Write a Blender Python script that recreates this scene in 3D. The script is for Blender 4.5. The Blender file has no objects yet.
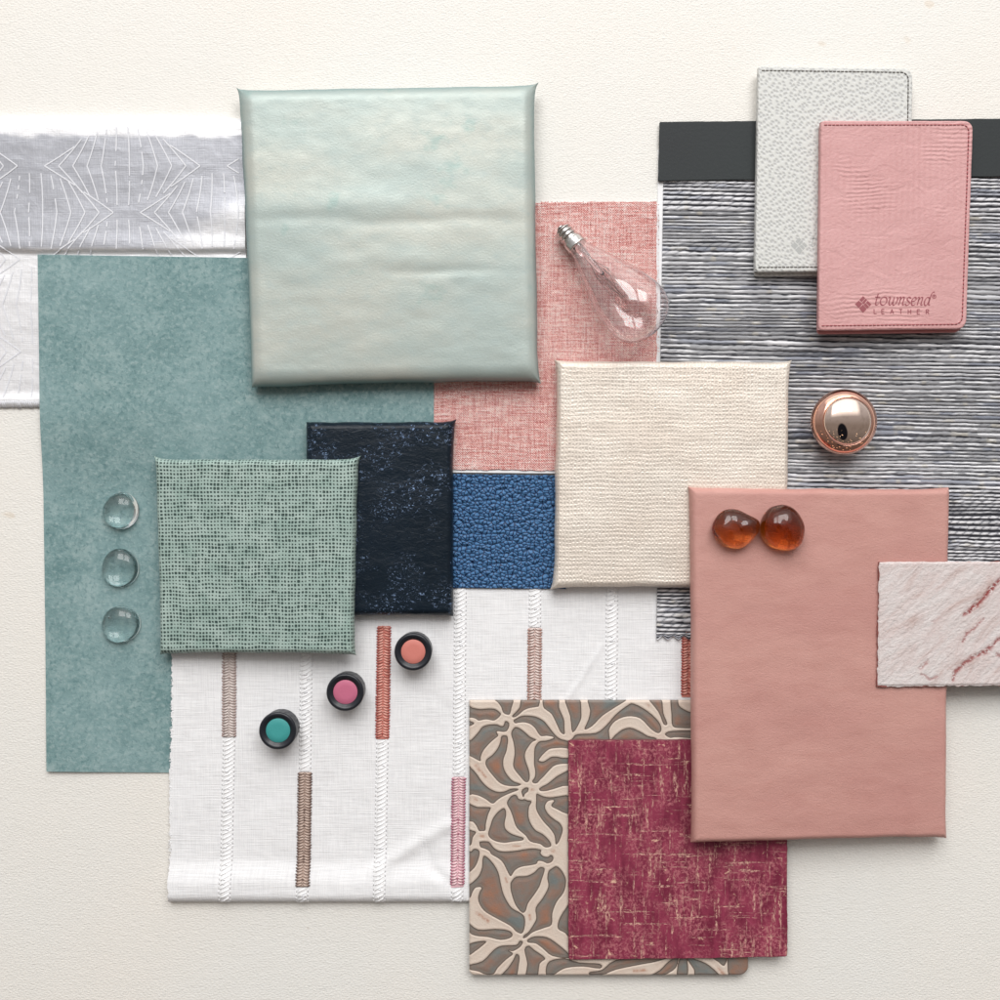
import bpy, math, random
import numpy as np
from mathutils import Vector, Matrix
random.seed(7); R = np.random.RandomState(5)
K = 0.00065            # metres per unit (one unit = one photo pixel on the table plane)
H = 1080.0             # lens height over the table in units
sc = bpy.context.scene
COL = sc.collection

def W(px, py, z=0.0):
    f = 1 - z / H
    return np.array([(px - 500) * f, (500 - py) * f, z])
def sstep(a, b, x):
    t = np.clip((np.asarray(x, float) - a) / (b - a), 0, 1); return t * t * (3 - 2 * t)

# ------------------------------------------------------------------ value noise
def _h(ix, iy, seed):
    n = (ix.astype(np.int64) * 374761393 + iy.astype(np.int64) * 668265263 + seed * 974634777) & 0x7fffffff
    n = ((n ^ (n >> 13)) * 1274126177) & 0x7fffffff
    return ((n ^ (n >> 16)) & 0xffff) / 65535.0
def vn(x, y, seed=0):
    x = np.asarray(x, float); y = np.asarray(y, float)
    x, y = np.broadcast_arrays(x, y)
    ix = np.floor(x); iy = np.floor(y); fx = x - ix; fy = y - iy
    fx = fx * fx * (3 - 2 * fx); fy = fy * fy * (3 - 2 * fy)
    a = _h(ix, iy, seed); b = _h(ix + 1, iy, seed); c = _h(ix, iy + 1, seed); d = _h(ix + 1, iy + 1, seed)
    return (a * (1 - fx) + b * fx) * (1 - fy) + (c * (1 - fx) + d * fx) * fy
def fbm(x, y, seed=0, oct=4):
    s = 0; a = .5; t = 0
    for i in range(oct):
        s = s + a * vn(x * 2 ** i, y * 2 ** i, seed + i * 17); t += a; a *= .5
    return s / t

# ------------------------------------------------------------------ materials
class G:
    def __init__(s, name, rough=.6, metal=0., spec=.4):
        s.m = bpy.data.materials.new(name); s.m.use_nodes = True
        s.nt = s.m.node_tree; s.b = s.nt.nodes['Principled BSDF']
        s.b.inputs['Roughness'].default_value = rough; s.b.inputs['Metallic'].default_value = metal
        s.b.inputs['Specular IOR Level'].default_value = spec
        s.uv = s.nt.nodes.new('ShaderNodeUVMap').outputs[0]
    def N(s, t): return s.nt.nodes.new(t)
    def put(s, inp, v):
        if isinstance(v, bpy.types.NodeSocket): s.nt.links.new(v, inp)
        elif isinstance(v, (tuple, list)) and len(v) == 3 and len(inp.default_value) == 4: inp.default_value = (*v, 1)
        else: inp.default_value = v
    def set(s, name, v): s.put(s.b.inputs[name], v); return s
    def vec(s, sx, sy, off=0., src=None, warp=None, wamt=0.):
        v = src or s.uv
        if warp is not None:
            a = s.N('ShaderNodeVectorMath'); a.operation = 'MULTIPLY_ADD'
            s.put(a.inputs[0], warp); a.inputs[1].default_value = (wamt, wamt, 0); s.put(a.inputs[2], v); v = a.outputs[0]
        n = s.N('ShaderNodeVectorMath'); n.operation = 'MULTIPLY_ADD'
        s.put(n.inputs[0], v); n.inputs[1].default_value = (sx, sy, 1); n.inputs[2].default_value = (off * 13.7, off * 7.3, off)
        return n.outputs[0]
    def noise(s, sx, sy=None, det=3, ro=.5, off=0., dist=0., out=0, src=None):
        n = s.N('ShaderNodeTexNoise'); s.put(n.inputs['Vector'], s.vec(sx, sx if sy is None else sy, off, src))
        n.inputs['Scale'].default_value = 1; n.inputs['Detail'].default_value = det
        n.inputs['Roughness'].default_value = ro; n.inputs['Distortion'].default_value = dist
        return n.outputs[out]
    def vor(s, sx, sy=None, feat='F1', off=0., rnd=1., out='Distance', warp=None, wamt=0.):
        n = s.N('ShaderNodeTexVoronoi'); n.voronoi_dimensions = '2D'; n.feature = feat
        s.put(n.inputs['Vector'], s.vec(sx, sx if sy is None else sy, off, None, warp, wamt))
        n.inputs['Scale'].default_value = 1; n.inputs['Randomness'].default_value = rnd
        return n.outputs[out]
    def ramp(s, f, stops, interp='LINEAR'):
        r = s.N('ShaderNodeValToRGB'); s.put(r.inputs[0], f); e = r.color_ramp.elements; r.color_ramp.interpolation = interp
        while len(e) < len(stops): e.new(.5)
        for i, (p, c) in enumerate(stops):
            e[i].position = p; e[i].color = (c, c, c, 1) if isinstance(c, (int, float)) else (*c, 1)
        return r.outputs[0]
    def math(s, op, a, b=0., clamp=False):
        n = s.N('ShaderNodeMath'); n.operation = op; n.use_clamp = clamp; s.put(n.inputs[0], a); s.put(n.inputs[1], b); return n.outputs[0]
    def mix(s, f, a, b, mode='MIX'):
        n = s.N('ShaderNodeMix'); n.data_type = 'RGBA'; n.blend_type = mode
        s.put(n.inputs[0], f); s.put(n.inputs[6], a); s.put(n.inputs[7], b); return n.outputs[2]
    def xy(s, v=None):
        n = s.N('ShaderNodeSeparateXYZ'); s.put(n.inputs[0], v or s.uv); return n.outputs[0], n.outputs[1]
    def comb(s, x, y):
        n = s.N('ShaderNodeCombineXYZ'); s.put(n.inputs[0], x); s.put(n.inputs[1], y); return n.outputs[0]
    def attr(s, name, out='Fac'):
        n = s.N('ShaderNodeAttribute'); n.attribute_name = name; return n.outputs[out]
    def bump(s, h, amp, strength=1., prev=None):
        n = s.N('ShaderNodeBump'); n.inputs['Strength'].default_value = strength
        n.inputs['Distance'].default_value = amp * K; s.put(n.inputs['Height'], h)
        if prev is not None: s.put(n.inputs['Normal'], prev)
        s.put(s.b.inputs['Normal'], n.outputs[0]); return n.outputs[0]
def flat(name, col, rough=.6, metal=0., spec=.4):
    g = G(name, rough, metal, spec); g.set('Base Color', tuple(col)); return g

# ------------------------------------------------------------------ mesh helpers
def build(name, V, F, mats, parent=None, uv=None, smooth=True, mi=None, attrs=None, origin=None, cols=None):
    """V in units (world); object origin put at the base centre; UVs are plan coordinates in units."""
    V = np.asarray(V, float)
    if origin is None: origin = np.array([(V[:, 0].min() + V[:, 0].max()) / 2, (V[:, 1].min() + V[:, 1].max()) / 2, V[:, 2].min()])
    me = bpy.data.meshes.new(name)
    me.from_pydata(((V - origin) * K).tolist(), [], F if isinstance(F, list) else F.tolist())
    for m in (mats if isinstance(mats, (list, tuple)) else [mats]): me.materials.append(m.m if isinstance(m, G) else m)
    li = np.empty(len(me.loops), np.int32); me.loops.foreach_get('vertex_index', li)
    U = np.asarray(uv, float) if uv is not None else V[:, :2] + np.stack([V[:, 2] * .5, V[:, 2] * .7], 1)
    me.uv_layers.new(name='UVMap').data.foreach_set('uv', U[li].ravel())
    if mi is not None: me.polygons.foreach_set('material_index', np.asarray(mi, np.int32))
    me.polygons.foreach_set('use_smooth', np.full(len(me.polygons), smooth, bool))
    for k, a in (attrs or {}).items():
        me.attributes.new(k, 'FLOAT', 'POINT').data.foreach_set('value', np.asarray(a, np.float32).ravel())
    for k, a in (cols or {}).items():
        c = np.concatenate([np.asarray(a, np.float32).reshape(-1, 3), np.ones((len(V), 1), np.float32)], 1)
        me.attributes.new(k, 'FLOAT_COLOR', 'POINT').data.foreach_set('color', c.ravel())
    me.update()
    o = bpy.data.objects.new(name, me); COL.objects.link(o)
    if parent is not None:
        o.parent = parent; o.location = Vector(origin * K) - Vector(parent['org'])
    else: o.location = origin * K
    o['org'] = list(origin * K)
    return o
def tag(o, label, cat, group=None):
    o['label'] = label; o['category'] = cat
    if group: o['group'] = group
    return o
def thing(name, label, cat, org, group=None):
    o = bpy.data.objects.new(name, None); COL.objects.link(o); o.empty_display_size = .01
    org = np.asarray(org, float); o.location = org * K; o['org'] = list(org * K)
    return tag(o, label, cat, group)

def grid_faces(nx, ny, base=0):
    i = np.arange(ny - 1)[:, None] * nx + np.arange(nx - 1)[None] + base
    return np.stack([i, i + nx, i + nx + 1, i + 1], -1).reshape(-1, 4)   # rows run from +y to -y
def boundary(nx, ny):
    return np.concatenate([np.arange(nx), np.arange(1, ny) * nx + nx - 1, (ny - 1) * nx + np.arange(nx - 2, -1, -1), np.arange(ny - 2, 0, -1) * nx])
def quad_grid(c, us, vs):
    """bilinear grid over corner points TL,TR,BR,BL (world xy)."""
    c = [np.asarray(p)[:2] for p in c]; u = us[None, :, None]; v = vs[:, None, None]
    return (c[0] * (1 - u) + c[1] * u) * (1 - v) + (c[3] * (1 - u) + c[2] * u) * v
def sheet(name, X, Y, Z, zb, mats, **kw):
    """grid X,Y,Z plus a skirt down to zb; returns V,F and extra count."""
    ny, nx = X.shape
    top = np.stack([X, Y, Z], -1).reshape(-1, 3); b = boundary(nx, ny)
    s1 = top[b].copy(); s2 = top[b].copy(); s2[:, 2] = (zb if np.isscalar(zb) else zb.reshape(-1)[b])
    V = np.concatenate([top, s1, s2]); n = len(b); o = len(top)
    k = np.arange(n); k2 = (k + 1) % n
    F = np.concatenate([grid_faces(nx, ny), np.stack([o + k2, o + k, o + n + k, o + n + k2], -1)[:, ::-1]])
    at = kw.pop('attrs', None)
    if at: kw['attrs'] = {q: np.concatenate([np.asarray(a).ravel(), np.asarray(a).ravel()[b], np.asarray(a).ravel()[b]]) for q, a in at.items()}
    co = kw.pop('cols', None)
    if co: kw['cols'] = {q: np.concatenate([a.reshape(-1, 3), a.reshape(-1, 3)[b], a.reshape(-1, 3)[b]]) for q, a in co.items()}
    return build(name, V, F, mats, **kw)

def spline(pts, n=4, closed=True):
    P = np.asarray(pts, float); out = []
    m = len(P); rng = range(m) if closed else range(m - 1)
    for i in rng:
        if closed: a, b, c, d = P[i - 1], P[i], P[(i + 1) % m], P[(i + 2) % m]
        else: a, b, c, d = P[max(i - 1, 0)], P[i], P[i + 1], P[min(i + 2, m - 1)]
        for t in np.arange(n) / n:
            out.append(.5 * (2 * b + (c - a) * t + (2 * a - 5 * b + 4 * c - d) * t * t + (3 * b - a - 3 * c + d) * t ** 3))
    if not closed: out.append(P[-1])
    return np.array(out)
def outline(corners, rad=(0, 0, 0, 0), step=3., jit=0., seed=1):
    """corners TL,TR,BR,BL xy -> clockwise outline with rounded corners, resampled, jittered."""
    c = [np.asarray(p, float)[:2] for p in corners]; pts = []
    for i in range(4):
        p, a, b = c[i], c[i - 1], c[(i + 1) % 4]
        da = (a - p) / np.linalg.norm(a - p); db = (b - p) / np.linalg.norm(b - p); r = rad[i]
        if r <= 0: pts.append(p)
        else:
            s, e = p + da * r, p + db * r
            for t in np.linspace(0, 1, 9): pts.append((1 - t) ** 2 * s + 2 * t * (1 - t) * (p * .83 + (s + e) * .085) + t * t * e)
    out = []
    for i in range(len(pts)):
        a, b = pts[i], pts[(i + 1) % len(pts)]; n = max(1, int(np.linalg.norm(b - a) / step))
        for t in range(n): out.append(a + (b - a) * t / n)
    P = np.array(out)
    if jit:
        k = np.arange(len(P)); P = P + jit * np.stack([vn(k * .7, k * 0, seed) - .5, vn(k * .7, k * 0 + 9, seed) - .5], 1) * 2
        P += jit * .8 * np.stack([vn(k * .08, k * 0, seed + 3) - .5, vn(k * .08, k * 0 + 9, seed + 5) - .5], 1) * 2
    return P
def inward(P):
    t = np.roll(P, -1, 0) - np.roll(P, 1, 0); t /= np.linalg.norm(t, axis=1)[:, None] + 1e-9
    return np.stack([t[:, 1], -t[:, 0]], 1)     # clockwise outline (y up): inward is to the right
def plate(name, P, zf, T, bev, mats, parent=None, tuck=.0, steps=4, mi_side=None, **kw):
    """solid plate over outline P (clockwise), base height function zf(x,y), thickness T, rounded top edge."""
    n = len(P); nin = inward(P); rings = []; 
    def ring(ins, h):
        Q = P + nin * ins
        for _ in range(12 if ins > 0 else 0):                # undo the little bow ties an inset makes at sharp or ragged corners
            e = np.roll(Q, -1, 0) - Q; f_ = np.roll(P, -1, 0) - P; bad = np.where((e * f_).sum(1) < 0)[0]
            if len(bad) == 0: break
            for b_ in bad:
                c_ = (b_ + 1) % n; mm = (Q[b_] + Q[c_]) / 2; Q[b_] = mm - f_[b_] * .02; Q[c_] = mm + f_[b_] * .02
        rings.append(np.column_stack([Q, zf(Q[:, 0], Q[:, 1]) + h]))
    ring(tuck, 0.); ring(0., min(.3 * T, T - bev) if tuck else 0.); 
    for i in range(steps + 1):
        a = i / steps * math.pi / 2; ring(bev * (1 - math.cos(a)), T - bev + bev * math.sin(a))
    V = np.concatenate(rings); F = []; mi = []
    m = len(rings)
    for r in range(m - 1):
        for k in range(n):
            k2 = (k + 1) % n; F.append([r * n + k, r * n + k2, (r + 1) * n + k2, (r + 1) * n + k]); mi.append(mi_side or 0)
    # separate top cap so the bevel does not smear its normals
    cap = V[(m - 1) * n:].copy(); cc = cap.mean(0); an = np.unwrap(np.arctan2(cap[:, 1] - cc[1], cap[:, 0] - cc[0]))
    am = np.minimum.accumulate(an) - np.arange(n) * 1e-6; rr_ = np.hypot(cap[:, 0] - cc[0], cap[:, 1] - cc[1])
    cap[:, 0] = cc[0] + rr_ * np.cos(am); cap[:, 1] = cc[1] + rr_ * np.sin(am); V[(m - 1) * n:, :2] = cap[:, :2]
    V = np.concatenate([V, cap, cc[None]])
    for k in range(n): F.append([m * n + k, m * n + (k + 1) % n, (m + 1) * n]); mi.append(0)
    F.append([k for k in range(n)][::-1]); mi.append(mi_side or 0)
    F = [f[::-1] for f in F]
    o = build(name, V, F, mats, parent=parent, mi=mi, **kw)
    return o
def lathe(prof, n=48, mod=None):
    V = []; F = []
    for j, (r, z) in enumerate(prof):
        for k in range(n):
            a = 2 * math.pi * k / n; rr = r * (mod(a, z) if mod else 1)
            V.append((rr * math.cos(a), rr * math.sin(a), z))
    for j in range(len(prof) - 1):
        for k in range(n):
            k2 = (k + 1) % n; F.append([j * n + k, j * n + k2, (j + 1) * n + k2, (j + 1) * n + k])
    if prof[0][0] > 1e-6: F.append([k for k in range(n)][::-1])
    if prof[-1][0] > 1e-6: F.append([(len(prof) - 1) * n + k for k in range(n)])
    return np.array(V), F
def tube(P, r, n=6):
    """tube along points P with radius r (scalar or list)."""
    P = np.asarray(P, float); m = len(P); r = np.broadcast_to(r, m); V = []; F = []
    for i in range(m):
        t = P[min(i + 1, m - 1)] - P[max(i - 1, 0)]; t /= np.linalg.norm(t) + 1e-9
        up = np.array([0, 0, 1.]) if abs(t[2]) < .9 else np.array([1., 0, 0])
        s = np.cross(t, up); s /= np.linalg.norm(s); u = np.cross(s, t)
        for k in range(n):
            a = 2 * math.pi * k / n; V.append(P[i] + r[i] * (math.cos(a) * s + math.sin(a) * u))
    for i in range(m - 1):
        for k in range(n):
            k2 = (k + 1) % n; F.append([i * n + k, i * n + k2, (i + 1) * n + k2, (i + 1) * n + k])
    F.append(list(range(n))[::-1]); F.append([(m - 1) * n + k for k in range(n)])
    return V, F
class MB:
    def __init__(s): s.V = []; s.F = []; s.mi = []
    def add(s, V, F, mi=0):
        b = len(s.V); s.V.extend([tuple(v) for v in V]); s.F.extend([[i + b for i in f] for f in F]); s.mi.extend([mi] * len(F))
    def build(s, name, mats, parent=None, **kw): return build(name, s.V, s.F, mats, parent=parent, mi=s.mi, **kw)

# ------------------------------------------------------------------ padded panel
def pad(name, cpx, T, base, mat, edge=9., ear=3.5, bow=1.5, puff=1.5, n=110, creases=(), rest=.35, wr=.5, seed=3, ears=(1, 1, 1, 1)):
    """cpx: photo corners TL,TR,BR,BL of the widest outline; base(x,y) plane in units."""
    cs = []
    for p in cpx:
        z = 10.
        for _ in range(4): w = W(p[0], p[1], z); z = float(base(w[0], w[1])) + T * rest
        cs.append(W(p[0], p[1], z)[:2])
    t = np.linspace(-1, 1, n); q = np.sign(t) * (1 - (1 - np.abs(t)) ** 1.7); us = (q + 1) / 2
    XY = quad_grid(cs, us, us); X = XY[..., 0]; Y = XY[..., 1]
    w_ = np.linalg.norm(cs[1] - cs[0]); h_ = np.linalg.norm(cs[0] - cs[3])
    u = us[None] * 2 - 1 + 0 * X; v = 1 - us[:, None] * 2 + 0 * X          # v=+1 at top
    dx = (1 - np.abs(u)) * w_ / 2; dy = (1 - np.abs(v)) * h_ / 2
    f = lambda d: np.sqrt(np.clip(1 - (1 - np.clip(d / edge, 0, 1)) ** 2, 0, 1))
    ex = np.exp(-dy / 6.) ; ey = np.exp(-dx / 6.)
    near_x = np.exp(-dx / 9.); near_y = np.exp(-dy / 9.)
    wobx = (fbm(v * 4 + 3, u * 0 + np.sign(u), seed) - .5) * wr * 3; woby = (fbm(u * 4 + 3, v * 0 + np.sign(v) + 7, seed) - .5) * wr * 3
    wu = (u + 1) / 2; wv2 = (v + 1) / 2
    em = np.where(v > 0, np.where(u < 0, ears[0], ears[1]), np.where(u < 0, ears[3], ears[2]))
    X = X - np.sign(u) * near_x * (bow * (1 - v ** 4) - wobx + ear * (1 - ex * em))
    Y = Y - np.sign(v) * near_y * (bow * (1 - u ** 4) - woby + ear * (1 - ey * em))
    Z = T * (rest + (1 - rest) * f(dx) * f(dy))
    Z = Z + puff * (1 - u ** 2) * (1 - v ** 2)
    Z = Z + wr * (fbm(X / 40., Y / 22., seed + 5) - .5) * 2 * f(dx) * f(dy)
    # gathers at the folded corners
    cd = np.hypot(dx, dy); Z = Z + wr * .7 * np.exp(-(cd / 10) ** 2) * np.cos((dx - dy) * .8)
    for (cx, cy, lx, wy, amp, sl) in creases:
        c = W(cx, cy, 20); yy = Y - c[1] - sl * (X - c[0]) - 2.5 * np.sin((X - c[0]) / 31.)
        Z = Z + amp * np.exp(-(yy / wy) ** 2) * np.exp(-((X - c[0]) / lx) ** 2) * f(dx) * f(dy)
    B = base(X, Y)
    def arc(a, z): d = np.concatenate([[0], np.cumsum(np.hypot(np.diff(a), np.diff(z)))]); return d - d[len(d) // 2]
    Us = arc(X[n // 2], Z[n // 2]); Vs = -arc(Y[:, n // 2], Z[:, n // 2]); off = np.array([X.mean(), Y.mean()])
    UV = [np.stack([Us[None] + 0 * X + off[0], Vs[:, None] + 0 * X + off[1]], -1).reshape(-1, 2)]
    nx = n; b = boundary(nx, n); ub = UV[0][b]; ubc = ub.mean(0)
    top = np.stack([X, Y, Z + B], -1).reshape(-1, 3); rim = top[b]
    c0 = rim[:, :2].mean(0); V = [top]; m = len(b); F = [grid_faces(nx, n)]; prev = b
    for (ins, fr) in ((.6, .7), (2.2, .3), (4.5, .04), (9., 0.)):
        d = rim[:, :2] - c0; L = np.maximum(np.abs(d[:, 0]), np.abs(d[:, 1]))
        Q = c0 + d * (1 - ins / L)[:, None]
        ud = ub - ubc; ul = np.maximum(np.abs(ud[:, 0]) / np.abs(ud[:, 0]).max(), np.abs(ud[:, 1]) / np.abs(ud[:, 1]).max()); UV.append(ub + ud / np.linalg.norm(ud, axis=1)[:, None] * (1 - fr) * T * rest)
        bb = base(Q[:, 0], Q[:, 1]); zz = bb + (rim[:, 2] - base(rim[:, 0], rim[:, 1])) * fr
        o = sum(len(a) for a in V); V.append(np.column_stack([Q, zz])); idx = o + np.arange(m)
        F.append(np.stack([prev, np.roll(prev, -1), np.roll(idx, -1), idx], -1)); prev = idx
    V = np.concatenate(V); F = np.concatenate(F).tolist(); F.append(prev.tolist())
    return build(name, V, F, mat, uv=np.concatenate(UV))

# ================================================================== MATERIALS
# cream leather of the table
g = G('cream_leather', .55, 0, .35)
big = g.noise(.004, .004, 2, .5, 1); gr = g.noise(.16, .3, 4, .6, 2, 1.2)
c = g.mix(g.ramp(big, [(.35, 0), (.65, 1)]), (.78, .77, .735), (.795, .765, .715))
c = g.mix(g.math('MULTIPLY', g.ramp(g.noise(.05, .05, 4, .6, 3), [(.4, 0), (.7, 1)]), .35), c, (.755, .74, .695))
c = g.mix(g.ramp(g.noise(.022, .03, 1, .5, 9), [(.76, 0), (.79, .5)]), c, (.68, .58, .47)); c = g.mix(g.ramp(g.noise(.09, .13, 2, .5, 9.6), [(.79, 0), (.81, .45)]), c, (.45, .38, .31))
g.set('Base Color', c)
b1 = g.bump(g.ramp(gr, [(.3, 0), (.7, 1)]), .2)
g.bump(g.vor(.22, .4, 'DISTANCE_TO_EDGE', 3), .3, 1, b1)
CREAM_LEATHER = g

# mint pearl leather
g = G('mint_leather', .42, .18, .3)
n1 = g.noise(.006, .012, 4, .55, 5); n2 = g.noise(.06, .1, 5, .62, 6)
c = g.mix(g.ramp(n1, [(.40, 0), (.60, 1)]), (.40, .465, .44), (.475, .50, .455))
c = g.mix(g.math('MULTIPLY', g.ramp(n2, [(.5, 0), (.75, 1)]), .45), c, (.36, .445, .44))
c = g.mix(g.ramp(g.noise(.03, .035, 3, .6, 8.4), [(.62, 0), (.74, .55)]), c, (.27, .40, .375))
c = g.mix(g.ramp(g.noise(.5, .5, 3, .6, 9), [(.58, 0), (.75, .35)]), c, (.25, .35, .33))
lw = g.N('ShaderNodeLayerWeight'); lw.inputs['Blend'].default_value = .5
c = g.mix(g.ramp(lw.outputs['Facing'], [(.25, 0), (.85, 1)]), c, (.17, .275, .275))      # pearl coat: teal when seen at an angle
g.set('Base Color', c)
b1 = g.bump(g.noise(.4, .5, 4, .65, 7), .2)

g.set('Roughness', g.ramp(n2, [(.3, .32), (.8, .48)]))
MINT = g

# teal suede sheet
g = G('teal_suede', .8, 0, .2)
n1 = g.noise(.035, .04, 6, .68, 11, .5); n2 = g.noise(.2, .24, 5, .7, 12, .4); n3 = g.noise(.012, .012, 3, .5, 13)
c = g.ramp(n1, [(.3, (.135, .235, .24)), (.5, (.195, .305, .31)), (.68, (.28, .385, .385))])
c = g.mix(g.math('MULTIPLY', g.ramp(n2, [(.50, 0), (.62, 1)]), .6), c, (.33, .43, .43))
c = g.mix(g.math('MULTIPLY', g.ramp(g.noise(.24, .2, 5, .7, 14, .5), [(.50, 0), (.64, 1)]), .75), c, (.10, .195, .205))
c = g.mix(g.math('MULTIPLY', g.ramp(n3, [(.45, 0), (.7, 1)]), .3), c, (.30, .42, .43))
g.set('Base Color', c); g.bump(n2, .5)
TEAL = g

def grid_cells(g, sx, sy, warpamt, seed, wf=.04):
    """coordinates of a hand-woven grid: cell fractions (fx,fy) and a random value per cell."""
    wn = g.noise(wf, wf, 2, .5, seed, 0, 1); wx, wy = g.xy(wn); x, y = g.xy()
    wl, wm = g.xy(g.noise(.006, .45, 1, .5, seed + .5, 0, 1)); wo, wp = g.xy(g.noise(.3, .008, 1, .5, seed + .7, 0, 1))
    x = g.math('ADD', x, g.math('MULTIPLY', g.math('SUBTRACT', wx, .5), warpamt)); y = g.math('ADD', y, g.math('MULTIPLY', g.math('SUBTRACT', wy, .5), warpamt))
    x = g.math('ADD', x, g.math('MULTIPLY', g.math('SUBTRACT', wo, .5), warpamt * .35)); y = g.math('ADD', y, g.math('MULTIPLY', g.math('SUBTRACT', wl, .5), warpamt * .35))
    x = g.math('DIVIDE', x, sx); y = g.math('DIVIDE', y, sy)
    fx = g.math('SUBTRACT', g.math('FRACT', x), .5); fy = g.math('SUBTRACT', g.math('FRACT', y), .5)
    w = g.N('ShaderNodeTexWhiteNoise'); w.noise_dimensions = '2D'; g.put(w.inputs[0], g.comb(g.math('FLOOR', x), g.math('FLOOR', y)))
    return fx, fy, w.outputs[0]

# green woven-dot panel
g = G('green_dotted_vinyl', .5, 0, .4)
fx, fy, rn = grid_cells(g, 3.3, 3.6, 3.6, 21)
d = g.math('POWER', g.math('ADD', g.math('POWER', g.math('ABSOLUTE', fx), 2.6), g.math('POWER', g.math('ABSOLUTE', fy), 2.6)), .385)
size = g.math('ADD', .25, g.math('MULTIPLY', rn, .16)); size = g.math('MULTIPLY', size, g.ramp(g.noise(.06, .09, 3, .6, 22), [(.3, .8), (.7, 1.2)]))
dot = g.math('MULTIPLY', g.math('SUBTRACT', size, d), 6., True)
base = g.mix(g.ramp(g.noise(.05, .05, 3, .5, 23), [(.35, 0), (.65, 1)]), (.29, .40, .36), (.38, .485, .445))
g.set('Base Color', g.mix(dot, base, (.035, .068, .062))); g.bump(dot, -.8)
GREEN = g

# cream basket-weave panel
g = G('cream_basket_weave', .4, .25, .4)
fx, fy, rn = grid_cells(g, 3.5, 4.1, 5., 31)
d = g.math('MAXIMUM', g.math('ABSOLUTE', fx), g.math('ABSOLUTE', fy))
cell = g.math('MULTIPLY', g.math('SUBTRACT', g.math('ADD', .25, g.math('MULTIPLY', rn, .16)), d), 6., True)
amt = g.math('MULTIPLY', cell, g.ramp(g.noise(.016, .016, 2, .5, 33), [(.35, .35), (.6, 1.)]))
base = g.mix(g.ramp(g.noise(.02, .02, 3, .5, 34), [(.35, 0), (.65, 1)]), (.755, .67, .585), (.80, .73, .65))
g.set('Base Color', g.mix(g.math('MULTIPLY', amt, .8), base, (.62, .55, .485))); b1 = g.bump(cell, -.28); g.bump(g.noise(.5, .5, 3, .6, 35), .5, 1, b1)
CREAMPAD = g

# navy distressed foil leather
g = G('navy_foil_leather', .34, 0, .2)
pat = g.math('MULTIPLY', g.ramp(g.noise(.02, .022, 3, .6, 41), [(.48, 0), (.60, 1)]), g.ramp(g.noise(.3, .4, 4, .7, 42, 1.), [(.57, 0), (.65, 1)]))
sp = g.math('MAXIMUM', pat, g.ramp(g.noise(.42, .5, 3, .6, 43.5, .8), [(.70, 0), (.75, .6)]))
g.set('Base Color', g.mix(sp, g.mix(g.noise(.02, .02, 2, .5, 44), (.005, .010, .016), (.009, .017, .028)), (.30, .43, .68)))
g.set('Metallic', g.math('MULTIPLY', sp, .8)); b1 = g.bump(g.noise(.12, .2, 4, .6, 45, 1.), .6); g.bump(sp, .3, 1, b1)
g.set('Roughness', g.ramp(g.noise(.1, .1, 3, .6, 47), [(.3, .26), (.7, .42)]))
NAVY = g

# blue pebbled leather
g = G('blue_pebbled_leather', .45, 0, .25)
wn = g.noise(.15, .15, 2, .5, 51, 0, 1)
v = g.vor(.235, .30, 'SMOOTH_F1', 52, .95, 'Distance', wn, 5.)
e = g.vor(.235, .30, 'DISTANCE_TO_EDGE', 52, .95, 'Distance', wn, 5.)
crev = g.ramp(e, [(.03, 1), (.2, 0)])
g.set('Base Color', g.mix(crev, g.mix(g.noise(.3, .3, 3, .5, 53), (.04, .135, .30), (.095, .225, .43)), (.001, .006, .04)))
g.bump(g.ramp(v, [(.0, 1), (.35, .7), (.75, 0)]), 2.2)
BLUE = g

# coral slub tweed
g = G('coral_tweed', .85, 0, .15)
hh = g.noise(.045, .62, 3, .6, 61); vv = g.noise(.62, .03, 3, .6, 62); ff = g.noise(.7, .7, 2, .6, 63); lo = g.noise(.01, .03, 3, .5, 64)
t = g.math('ADD', g.math('MULTIPLY', hh, .42), g.math('ADD', g.math('MULTIPLY', vv, .3), g.math('ADD', g.math('MULTIPLY', ff, .38), g.math('MULTIPLY', lo, .1))))
c = g.ramp(t, [(.45, (.44, .11, .10)), (.525, (.68, .28, .255)), (.59, (.84, .45, .415)), (.67, (.94, .73, .69))])
slub = g.math('MULTIPLY', g.ramp(g.noise(.012, .3, 2, .5, 66), [(.63, 0), (.7, 1)]), g.ramp(g.noise(.45, .45, 2, .5, 67), [(.47, 0), (.6, 1)]))
c = g.mix(slub, c, (.93, .80, .74))
fx, fy, rn = grid_cells(g, 2.3, 2.3, 1.5, 68)
wv = g.math('MULTIPLY', g.math('COSINE', g.math('MULTIPLY', fx, 6.283)), g.math('COSINE', g.math('MULTIPLY', fy, 6.283)))
c = g.mix(g.math('MULTIPLY', rn, .26), c, (.45, .17, .165)); g.set('Base Color', c)
b1 = g.bump(wv, .35); g.bump(t, 2., 1, b1)
CORAL = g

# smooth pink leather panel
g = G('dusty_pink_leather', .5, 0, .35)
c = g.mix(g.ramp(g.noise(.008, .01, 3, .5, 71), [(.35, 0), (.65, 1)]), (.52, .265, .235), (.57, .31, .27))
c = g.mix(g.ramp(g.noise(.035, .09, 4, .55, 72, .8), [(.45, 0), (.75, .35)]), c, (.45, .21, .18))
g.set('Base Color', c); b1 = g.bump(g.noise(.35, .6, 4, .7, 73, 1.), .55); g.bump(g.noise(.018, .03, 2, .5, 74), .8, 1, b1)
PINKPAD = g

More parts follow.
